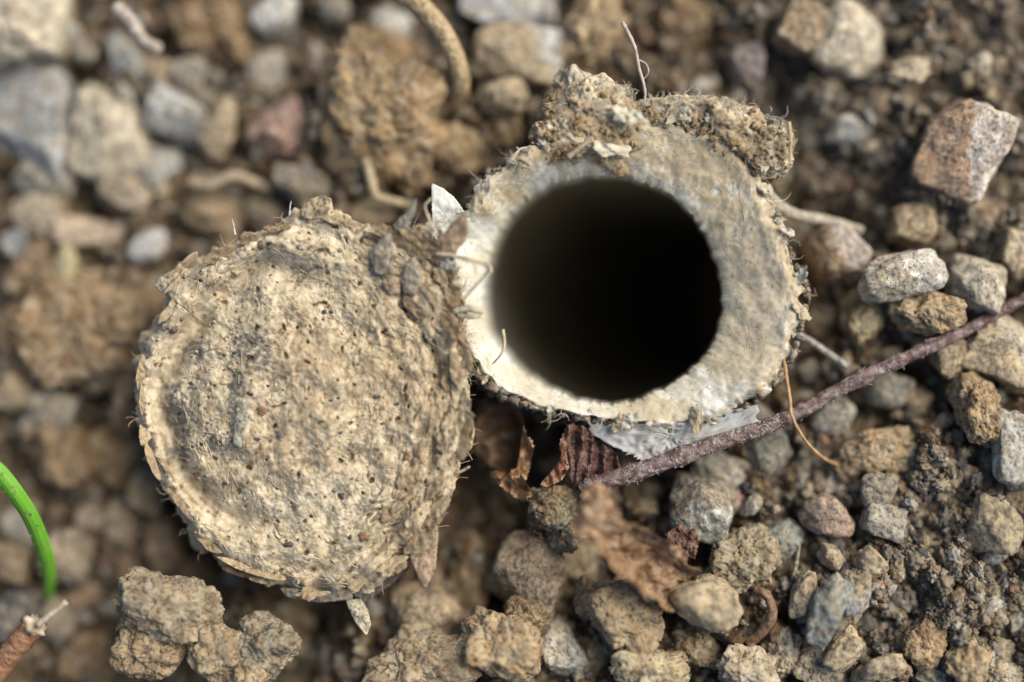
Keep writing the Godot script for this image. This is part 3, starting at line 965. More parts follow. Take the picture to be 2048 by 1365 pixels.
	for q in [[[Vector2(815, 1102), Vector2(840, 1065), Vector2(868, 1040), Vector2(878, 1062), Vector2(874, 1098), Vector2(872, 1140), Vector2(850, 1182), Vector2(836, 1158)], 4.0, -0.1, 0.1, tan_],
			[[Vector2(690, 1200), Vector2(722, 1198), Vector2(736, 1222), Vector2(742, 1250), Vector2(732, 1274), Vector2(712, 1248), Vector2(700, 1226)], -40.0, 0.1, 0.15, pale],
			[[Vector2(700, 1188), Vector2(760, 1172), Vector2(815, 1118), Vector2(822, 1135), Vector2(780, 1172), Vector2(728, 1208)], -48.0, 0.0, 0.0, dark],
			[[Vector2(560, 1176), Vector2(620, 1180), Vector2(700, 1182), Vector2(705, 1200), Vector2(640, 1206), Vector2(575, 1196)], -46.0, 0.0, 0.0, grey],
			[[Vector2(738, 512), Vector2(760, 478), Vector2(782, 462), Vector2(786, 500), Vector2(784, 552), Vector2(750, 548)], 26.0, 0.1, -0.1, grey],
			[[Vector2(800, 560), Vector2(812, 528), Vector2(826, 512), Vector2(842, 530), Vector2(846, 572), Vector2(828, 592), Vector2(808, 588)], 28.0, 0.1, 0.0, grey],
			[[Vector2(762, 566), Vector2(782, 552), Vector2(802, 556), Vector2(800, 588), Vector2(778, 590)], 22.0, 0.0, 0.0, tan_],
			[[Vector2(784, 452), Vector2(800, 434), Vector2(820, 425), Vector2(824, 405), Vector2(834, 392), Vector2(830, 418), Vector2(818, 452), Vector2(800, 472)], 34.0, 0.1, -0.3, Color(0.27, 0.265, 0.2)],
			[[Vector2(600, 422), Vector2(620, 398), Vector2(646, 390), Vector2(664, 398), Vector2(656, 424), Vector2(628, 440), Vector2(606, 438)], 2.0, 0.0, -0.2, Color(0.4, 0.33, 0.22)],
			[[Vector2(862, 488), Vector2(885, 470), Vector2(908, 440), Vector2(930, 424), Vector2(936, 448), Vector2(934, 478), Vector2(915, 500), Vector2(905, 528), Vector2(880, 530), Vector2(868, 512)], 36.0, 0.2, -0.2, Color(0.34, 0.245, 0.165)],
			[[Vector2(308, 572), Vector2(318, 556), Vector2(345, 540), Vector2(372, 534), Vector2(360, 556), Vector2(340, 580), Vector2(322, 586)], -46.0, 0.1, 0.0, pale],
			[[Vector2(470, 835), Vector2(488, 788), Vector2(500, 792), Vector2(494, 850), Vector2(482, 898), Vector2(464, 890)], lid_height(482, 840, 0.4) + 5.0, 0.1, 0.0, Color(0.36, 0.35, 0.29)],
			[[Vector2(930, 850), Vector2(944, 845), Vector2(950, 862), Vector2(944, 896), Vector2(928, 912), Vector2(922, 880)], 4.0, 0.0, 0.0, Color(0.5, 0.4, 0.25)],
			[[Vector2(908, 588), Vector2(918, 575), Vector2(925, 590), Vector2(920, 612), Vector2(910, 610)], 24.0, 0.0, 0.0, Color(0.42, 0.28, 0.15)],
			[[Vector2(820, 1010), Vector2(850, 985), Vector2(884, 970), Vector2(880, 1005), Vector2(850, 1032), Vector2(826, 1040)], -4.0, 0.05, 0.0, Color(0.3, 0.25, 0.16)]]:
		b = mb(P)
		var h0: float = q[1]; var gx: float = q[2]; var gy: float = q[3]
		var c0: Color = q[4]
		var m := mid_of(q[0])
		sheet(b, q[0], m, 12, 72, 5.0, 0.05,
			func(px, py, t): return h0 + gx * (px - m.x) + gy * (py - m.y) + 6.0 * na.get_noise_2d(px * 0.03, py * 0.03) - 5.0 * t * t + 1.5 * na.get_noise_2d(px * 0.12, py * 0.12),
			func(px, py, _t): return mixc(mixc(c0, c0 * Color(1.4, 1.35, 1.25), na.get_noise_2d(px * 0.05, py * 0.05) * 1.6), c0 * 0.45, sstep(0.35, 0.6, nb.get_noise_2d(px * 0.13, py * 0.13))))
		put(b, "bark_flake", M.flake, root)

# ---------------------------------------------------------------- stem, rootlets
func strand(called: String, pts_in: Array, r0: float, r1: float, col: Color, col2: Color, m: Material, label: String, category: String, rough := 1.5, sides := 10, steps := 8) -> MeshInstance3D:
	var b := mb(pts_in[pts_in.size() / 2])
	var pts := path(pts_in, steps)
	tube(b, pts, radii(pts.size(), r0, r1, 0.04), sides, col, col2, rough)
	var o := put(b, called, m)
	tag(o, label, category)
	return o

func build_stem() -> void:
	var line := [W(2120, 560, -96), W(2040, 602, -88), W(1930, 662, -74), W(1820, 712, -64), W(1700, 768, -54), W(1570, 838, -40), W(1430, 888, -26), W(1310, 932, -16), W(1215, 962, -16), W(1160, 978, -26)]
	var P: Vector3 = line[5]
	var root := base("plant_stem", P)
	tag(root, "dark reddish brown dead stem lying against the silk collar", "stem")
	var pts := path(line, 16)
	var rad := PackedFloat32Array()
	for k in pts.size():
		var t := float(k) / pts.size()
		rad.append(lerpf(11.0, 18.0, t) + 2.5 * nb.get_noise_1d(k * 0.22) + 6.0 * exp(-pow((t - 0.42) / 0.012, 2.0)) + 4.0 * exp(-pow((t - 0.72) / 0.015, 2.0)) - 8.0 * sstep(0.94, 1.0, t))
	var b := mb(P)
	tube(b, pts, rad, 28, Color(0.125, 0.066, 0.052), Color(0.33, 0.275, 0.265), 2.6)
	put(b, "bark", M.bark, root)
	# pale lint and grit caught on the bark
	b = mb(P)
	for k in 260:
		var q := rng.randi() % (pts.size() - 1)
		var a := rng.randf() * TAU
		var p := pts[q].lerp(pts[q + 1], rng.randf())
		var d := Vector3(rng.randf_range(-0.5, 0.5), absf(sin(a)) * 0.9, cos(a)).normalized()
		p += d * rad[q] * 0.98
		if rng.randf() < 0.5:
			grain(b, p, rng.randf_range(0.7, 2.0), 1, mixc(Color(0.42, 0.35, 0.3), Color(0.25, 0.16, 0.12), rng.randf()))
		else:
			fibre(b, p, d + Vector3(rng.randf_range(-1, 1), 0, rng.randf_range(-1, 1)) * 1.2, rng.randf_range(4, 11), 0.7, Color(0.46, 0.38, 0.34), 0.5)
	for k in 420:
		var q := rng.randi_range(int(pts.size() * 0.56), int(pts.size() * 0.84))
		var a := rng.randf_range(0.2, PI - 0.2)
		var p := pts[q].lerp(pts[q + 1], rng.randf())
		var d := Vector3(rng.randf_range(-0.2, 0.2), sin(a), cos(a)).normalized()
		grain(b, p + d * rad[q] * 0.97, rng.randf_range(0.8, 2.4), 1, mixc(Color(0.4, 0.38, 0.37), Color(0.26, 0.2, 0.18), rng.randf()))
	var st := put(b, "bark_lint", M.fibre, root)
	st.set_meta("kind", "stuff")
	# white silk that ties stem and collar together
	b = mb(P)
	sheet(b, [Vector2(1160, 832), Vector2(1250, 846), Vector2(1350, 850), Vector2(1440, 826), Vector2(1520, 808), Vector2(1512, 846), Vector2(1440, 886), Vector2(1365, 912), Vector2(1300, 932), Vector2(1245, 905), Vector2(1185, 866)], Vector2(1345, 872), 22, 160, 4.0, 0.1,
		func(px, py, _t): return -30.0 + 0.1 * (860.0 - py) + 8.0 * na.get_noise_2d(px * 0.03, py * 0.03) + 3.0 * na.get_noise_2d(px * 0.1, py * 0.1),
		func(px, py, _t): return mixc(Color(0.44, 0.44, 0.43), Color(0.26, 0.23, 0.2), na.get_noise_2d(px * 0.05, py * 0.05) * 1.8 + 0.15))
	put(b, "silk_web", M.silk, root)

	var rust := Color(0.36, 0.2, 0.09)
	strand("rootlet", [W(1568, 716, -20), W(1574, 760, -10), W(1580, 800, -8), W(1585, 835, -6), W(1610, 880, -40), W(1645, 915, -80), W(1685, 934, -110)], 4.2, 2.6, rust, Color(0.5, 0.33, 0.17), M.fibre, "thin rust coloured rootlet crossing over the dark stem", "rootlet")
	strand("rootlet", [W(1528, 372, -70), W(1546, 404, -96), W(1590, 430, -120), W(1650, 442, -140), W(1724, 462, -150)], 15.0, 11.0, Color(0.4, 0.35, 0.28), Color(0.5, 0.44, 0.33), M.bark, "pale straw rootlet poking out from the collar over dark soil", "rootlet", 3.0, 14)
	strand("rootlet", [W(1588, 664, -90), W(1620, 682, -100), W(1660, 710, -104), W(1696, 734, -90)], 6.5, 7.5, Color(0.33, 0.32, 0.29), Color(0.42, 0.4, 0.36), M.bark, "short grey rootlet between the collar and the dark stem", "rootlet", 1.5)
	strand("straw", [W(770, -30, -120), W(830, 5, -110), W(878, 55, -105), W(908, 110, -115), W(922, 165, -140), W(908, 205, -190)], 24.0, 19.0, Color(0.4, 0.29, 0.15), Color(0.5, 0.39, 0.23), M.bark, "curved golden straw arching over a brown clod", "straw", 2.0, 16)
	strand("straw", [W(732, 318, -180), W(742, 360, -165), W(752, 392, -165), W(790, 404, -180), W(822, 410, -200)], 12.0, 9.0, Color(0.42, 0.33, 0.2), Color(0.5, 0.42, 0.28), M.bark, "small bent pale twig lying behind the lid", "twig", 2.0, 12)
	strand("straw", [W(380, 365, -250), W(420, 372, -235), W(462, 352, -230), W(500, 362, -245), W(540, 380, -260)], 13.0, 10.0, Color(0.4, 0.31, 0.2), Color(0.48, 0.4, 0.28), M.bark, "wavy tan straw on blurred soil beside a pink stone", "straw", 2.0, 12)
	strand("straw", [W(232, 15, -170), W(262, 45, -160), W(286, 80, -170), W(318, 98, -200)], 17.0, 12.0, Color(0.42, 0.36, 0.3), Color(0.5, 0.44, 0.36), M.bark, "pale thick straw between the blue-grey slab and brown clods", "straw", 2.0, 12)
	strand("straw", [W(1586, 1160, -60), W(1594, 1120, -50), W(1598, 1092, -46)], 5.0, 4.0, Color(0.3, 0.27, 0.18), Color(0.4, 0.36, 0.25), M.bark, "short upright straw beside a grey-green stone", "straw", 1.0, 8)
	# curled dark strip of leaf by the lower stones
	strand("curled_leaf_strip", [W(1510, 1178, -40), W(1536, 1196, -22), W(1545, 1230, -24), W(1526, 1262, -40), W(1496, 1286, -60)], 8.0, 12.0, Color(0.19, 0.1, 0.06), Color(0.42, 0.3, 0.18), M.dry_leaf, "glossy dark curl of leaf among tan stones", "leaf", 3.0, 12)

# ---------------------------------------------------------------- dead leaves
func leaf(called: String, label: String, poly: Array, hf: Callable, c0: Color, c1: Color, edge: Color, ragged := 0.06, rings := 26, segs := 150) -> void:
	var m := mid_of(poly)
	var b := mb(W(m.x, m.y, -100))
	sheet(b, poly, m, rings, segs, 3.5, ragged, hf,
		func(px, py, t):
			var n := na.get_noise_2d(px * 0.03 + 7.0, py * 0.03)
			var c := mixc(c0, c1, n * 1.7 + 0.3)
			if t > 0.9 + 0.12 * na.get_noise_2d(px * 0.05, py * 0.05 + 5.0): c = mixc(c, edge, 0.8)
			return mixc(c, c * 0.4, sstep(0.4, 0.65, nb.get_noise_2d(px * 0.1, py * 0.1))))
	var o := put(b, called, M.dry_leaf)
	tag(o, label, "dead leaf")

# a leaf rolled into a trough (or, with negative curl, arched over) along a line
func leaf_roll(label: String, line: Array, wide: Array, curl: Array) -> void:
	var P: Vector3 = line[line.size() / 2]
	var b := mb(P)
	var steps := 14
	var pts := path(line, steps)
	var n := pts.size()
	var m := 41
	for side in 2:
		for k in n:
			var f := float(k) / steps
			var i := mini(int(f), wide.size() - 2)
			var w: float = lerpf(wide[i], wide[i + 1], f - i)
			var q: float = lerpf(curl[i], curl[i + 1], f - i)
			var dir := (pts[mini(k + 1, n - 1)] - pts[maxi(k - 1, 0)]).normalized()
			var across := dir.cross(Vector3.UP).normalized()
			var up := across.cross(dir)
			for j in m:
				var u := (j - m / 2) / float(m / 2)
				u *= 1.0 + 0.5 * na.get_noise_2d(k * 0.3 + label.length(), signf(u) * 4.0)
				var a := u * absf(q) * (1.35 if u > 0.0 else 1.0)
				var p := pts[k] + across * w * sin(a) / maxf(0.4, sin(minf(absf(q), 1.5))) + up * signf(q) * w * (1.0 - cos(a)) * 1.1
				p += up * (26.0 * na.get_noise_3dv(p * 0.02) + 9.0 * na.get_noise_3dv(p * 0.07) - side * 4.0) + across * 14.0 * na.get_noise_3dv(p * 0.022 + Vector3(0, 0, 60))
				var c := mixc(Color(0.19, 0.11, 0.055), Color(0.33, 0.22, 0.125), na.get_noise_3dv(p * 0.02) * 1.8 + 0.4)
				if absf(u) > 0.62 + 0.25 * na.get_noise_3dv(p * 0.025 + Vector3(9, 0, 0)) or side == 1 or q < 0.0:
					c = mixc(Color(0.42, 0.29, 0.18), Color(0.31, 0.19, 0.1), na.get_noise_3dv(p * 0.04) * 1.6 + 0.2)
				b.add(p, c)
	var half := n * m
	for side in 2:
		for k in n - 1:
			for j in m - 1:
				var p := side * half + k * m + j
				b.tri(p, p + 1, p + m); b.tri(p + 1, p + m + 1, p + m)
	for k in n - 1:
		for j in [0, m - 1]:
			var p: int = k * m + j
			b.tri(p, p + m, p + half); b.tri(p + m, p + m + half, p + half)
	for j in m - 1:
		for k in [0, n - 1]:
			var p: int = k * m + j
			b.tri(p, p + 1, p + half); b.tri(p + 1, p + 1 + half, p + half)
	var o := put(b, "dead_leaf", M.dry_leaf)
	tag(o, label, "dead leaf")

func build_leaves() -> void:
	leaf("dead_leaf", "dark purple-brown wrinkled leaf wedged between collar and stem", [Vector2(1128, 935), Vector2(1118, 890), Vector2(1135, 848), Vector2(1165, 852), Vector2(1205, 872), Vector2(1232, 905), Vector2(1242, 940), Vector2(1205, 960), Vector2(1150, 975)],
		func(px, py, t): return -34.0 - 0.25 * (px - 1140.0) * 0.5 + 16.0 * nb.get_noise_2d(px * 0.045, py * 0.012) + 5.0 * na.get_noise_2d(px * 0.09, py * 0.09) - 6.0 * t,
		Color(0.085, 0.04, 0.035), Color(0.2, 0.115, 0.095), Color(0.26, 0.15, 0.1))
	leaf("dead_leaf", "dull brown cupped leaf in the shade under the collar", [Vector2(952, 905), Vector2(945, 850), Vector2(962, 800), Vector2(1000, 775), Vector2(1035, 800), Vector2(1050, 850), Vector2(1062, 900), Vector2(1040, 945), Vector2(1000, 950)],
		func(px, py, t): return -140.0 + 70.0 * pow(t, 3.0) * sstep(990.0, 1060.0, px) + 20.0 * nb.get_noise_2d(px * 0.02, py * 0.02),
		Color(0.15, 0.09, 0.05), Color(0.22, 0.15, 0.09), Color(0.3, 0.2, 0.11), 0.1)
	leaf("dead_leaf", "torn rust-brown leaf shred hanging below the collar", [Vector2(1046, 850), Vector2(1056, 872), Vector2(1068, 890), Vector2(1060, 930), Vector2(1052, 965), Vector2(1066, 990), Vector2(1046, 1004), Vector2(1015, 985), Vector2(985, 955), Vector2(978, 945), Vector2(1000, 958), Vector2(1022, 962), Vector2(1036, 930), Vector2(1048, 895)],
		func(px, py, t): return -62.0 + 26.0 * nb.get_noise_2d(px * 0.03, py * 0.03) + 8.0 * na.get_noise_2d(px * 0.08, py * 0.08),
		Color(0.26, 0.14, 0.07), Color(0.38, 0.25, 0.14), Color(0.44, 0.32, 0.2), 0.12)
	leaf("dead_leaf", "narrow folded reddish leaf edge beside the end of the stem", [Vector2(1140, 868), Vector2(1132, 905), Vector2(1138, 935), Vector2(1125, 960), Vector2(1095, 975), Vector2(1080, 968), Vector2(1105, 940), Vector2(1122, 918), Vector2(1126, 890)],
		func(px, py, t): return -14.0 + 10.0 * nb.get_noise_2d(px * 0.05, py * 0.05) + 5.0 * na.get_noise_2d(px * 0.1, py * 0.1),
		Color(0.2, 0.09, 0.05), Color(0.4, 0.24, 0.15), Color(0.46, 0.32, 0.22), 0.08)
	# leaf curled up toward the light, in front of everything else
	leaf_roll("curled tan and brown leaf cup rising above the stones", [W(1196, 1050, 70), W(1240, 1080, 40), W(1292, 1116, 22), W(1340, 1152, 8), W(1372, 1186, -14)], [26, 46, 56, 50, 30], [1.15, 1.25, 1.3, 1.2, 1.0])
	leaf_roll("pale tan rolled leaf lobe standing over the end of the stem", [W(1168, 985, 40), W(1184, 1006, 84), W(1194, 1034, 100), W(1206, 1066, 84)], [30, 40, 44, 40], [-0.5, -0.8, -0.7, -0.5])
	leaf("dead_leaf", "small dark red-brown leaf scrap under the curled leaf cup", [Vector2(1330, 1070), Vector2(1360, 1050), Vector2(1392, 1048), Vector2(1398, 1085), Vector2(1390, 1120), Vector2(1365, 1105)],
		func(px, py, t): return -52.0 + 12.0 * na.get_noise_2d(px * 0.04, py * 0.04), Color(0.12, 0.06, 0.045), Color(0.22, 0.13, 0.09), Color(0.28, 0.18, 0.12), 0.1)
	# crumbling mossy scrap between the leaves
	var P := W(1110, 1040, -100)
	var b := mb(P)
	rock(b, W(1100, 1015, -60), 56, 40, 50, 0.4, 71, {"kind": "clod", "level": 5, "col": Color(0.19, 0.145, 0.085), "col2": Color(0.27, 0.26, 0.18), "axis": Vector3(0.6, 0.2, 0.7), "cut": 0.3})
	rock(b, W(1128, 1070, -74), 36, 34, 48, 0.1, 72, {"kind": "clod", "level": 4, "col": Color(0.27, 0.235, 0.155)})
	for k in 70:
		fibre(b, W(1100 + rng.randf_range(-45, 50), 1030 + rng.randf_range(-40, 60), -48 + rng.randf_range(-12, 10)), Vector3(rng.randf_range(-1, 1), rng.randf_range(0, 1), rng.randf_range(-0.5, 1)), rng.randf_range(6, 18), rng.randf_range(0.8, 1.6), mixc(Color(0.36, 0.27, 0.15), Color(0.2, 0.12, 0.06), rng.randf()), 0.6)
	var o := put(b, "leaf_mould", M.clod)
	tag(o, "crumbly leaf mould scrap hanging between dead leaves", "leaf mould")

# ---------------------------------------------------------------- grass blade, broken stick
func build_plants() -> void:
	var line := path([W(-60, 905, 30), W(-10, 945, 20), W(30, 995, 0), W(62, 1050, -40), W(84, 1110, -90), W(92, 1165, -150), W(90, 1205, -210)], 10)
	var P := line[line.size() - 1]
	var root := base("grass_blade", P)
	tag(root, "fresh green grass blade curving up out of dark soil", "grass blade")
	var b := mb(P)
	var n := line.size()
	for k in n:
		var dir := (line[mini(k + 1, n - 1)] - line[maxi(k - 1, 0)]).normalized()
		var side := dir.cross(Vector3.UP).normalized()
		var up := side.cross(dir)
		var w := lerpf(17.0, 8.0, sstep(0.7, 1.0, float(k) / n))
		for j in 9:
			var u := (j - 4) / 4.0
			var rib := 1.6 * cos(u * 14.0)
			b.add(line[k] + side * u * w + up * (-10.0 * u * u + rib), mixc(mixc(Color(0.075, 0.25, 0.012), Color(0.13, 0.34, 0.02), 0.5 + 0.5 * cos(u * 14.0)), Color(0.17, 0.3, 0.05), na.get_noise_2d(k * 0.2, u * 3.0) * 1.5))
		for j in 9:
			var u := (j - 4) / 4.0
			b.add(line[k] + side * u * w + up * (-10.0 * u * u - 3.0), Color(0.12, 0.37, 0.015))
	for k in n - 1:
		for j in 8:
			var p := k * 18 + j
			b.tri(p, p + 18, p + 1); b.tri(p + 1, p + 18, p + 19)
			b.tri(p + 9, p + 10, p + 27); b.tri(p + 10, p + 28, p + 27)
	put(b, "blade", M.grass, root)
	b = mb(P)
	for k in 60:
		var q := rng.randi() % (n - 1)
		grain(b, line[q] + Vector3(rng.randf_range(-12, 12), 1.0, rng.randf_range(-6, 6)), rng.randf_range(0.8, 2.2), 1)
	var specks := put(b, "dirt_specks", M.grain, root)
	specks.set_meta("kind", "stuff")

	# broken stick with a splinter of straw
	P = W(30, 1300, -40)
	root = base("broken_stick", P)
	tag(root, "snapped reddish brown stick with pale broken end", "stick")
	b = mb(P)
	var pts := path([W(-60, 1400, -60), W(-10, 1345, -40), W(30, 1295, -24), W(66, 1254, -14)], 10)
	tube(b, pts, radii(pts.size(), 26, 23, 0.05), 22, Color(0.3, 0.14, 0.07), Color(0.42, 0.25, 0.14), 4.0)
	put(b, "bark", M.bark, root)
	b = mb(P)
	tube(b, PackedVector3Array([W(64, 1257, -14), W(70, 1249, -12), W(73, 1246, -11)]), PackedFloat32Array([24, 25, 19]), 26, Color(0.56, 0.48, 0.35), Color(0.36, 0.26, 0.17), 16.0)
	put(b, "broken_end", M.flake, root)
	b = mb(P)
	pts = path([W(74, 1252, 8), W(100, 1230, 10), W(132, 1204, 14)], 6)
	tube(b, pts, radii(pts.size(), 7, 6, 0.05), 10, Color(0.5, 0.45, 0.33), Color(0.42, 0.36, 0.25), 1.0)
	put(b, "splinter", M.flake, root)

# ---------------------------------------------------------------- stones and clods that one can tell apart
# x, y, half width, half length, turn, kind, colour, how far its middle stands over the ground (in its own half height), label, [second colour, side it is on (x, y), where it starts], height of its ground if not the soil's
const BUFF := Color(0.42, 0.335, 0.215)
const CREAM := Color(0.52, 0.47, 0.37)
const BLUEGREY := Color(0.36, 0.385, 0.395)
const GREY := Color(0.33, 0.315, 0.265)
const PALE := Color(0.50, 0.51, 0.49)
const BROWN := Color(0.23, 0.16, 0.092)
const TAN := Color(0.35, 0.264, 0.158)
const PINK := Color(0.37, 0.235, 0.195)
const DUSK := Color(0.19, 0.17, 0.14)

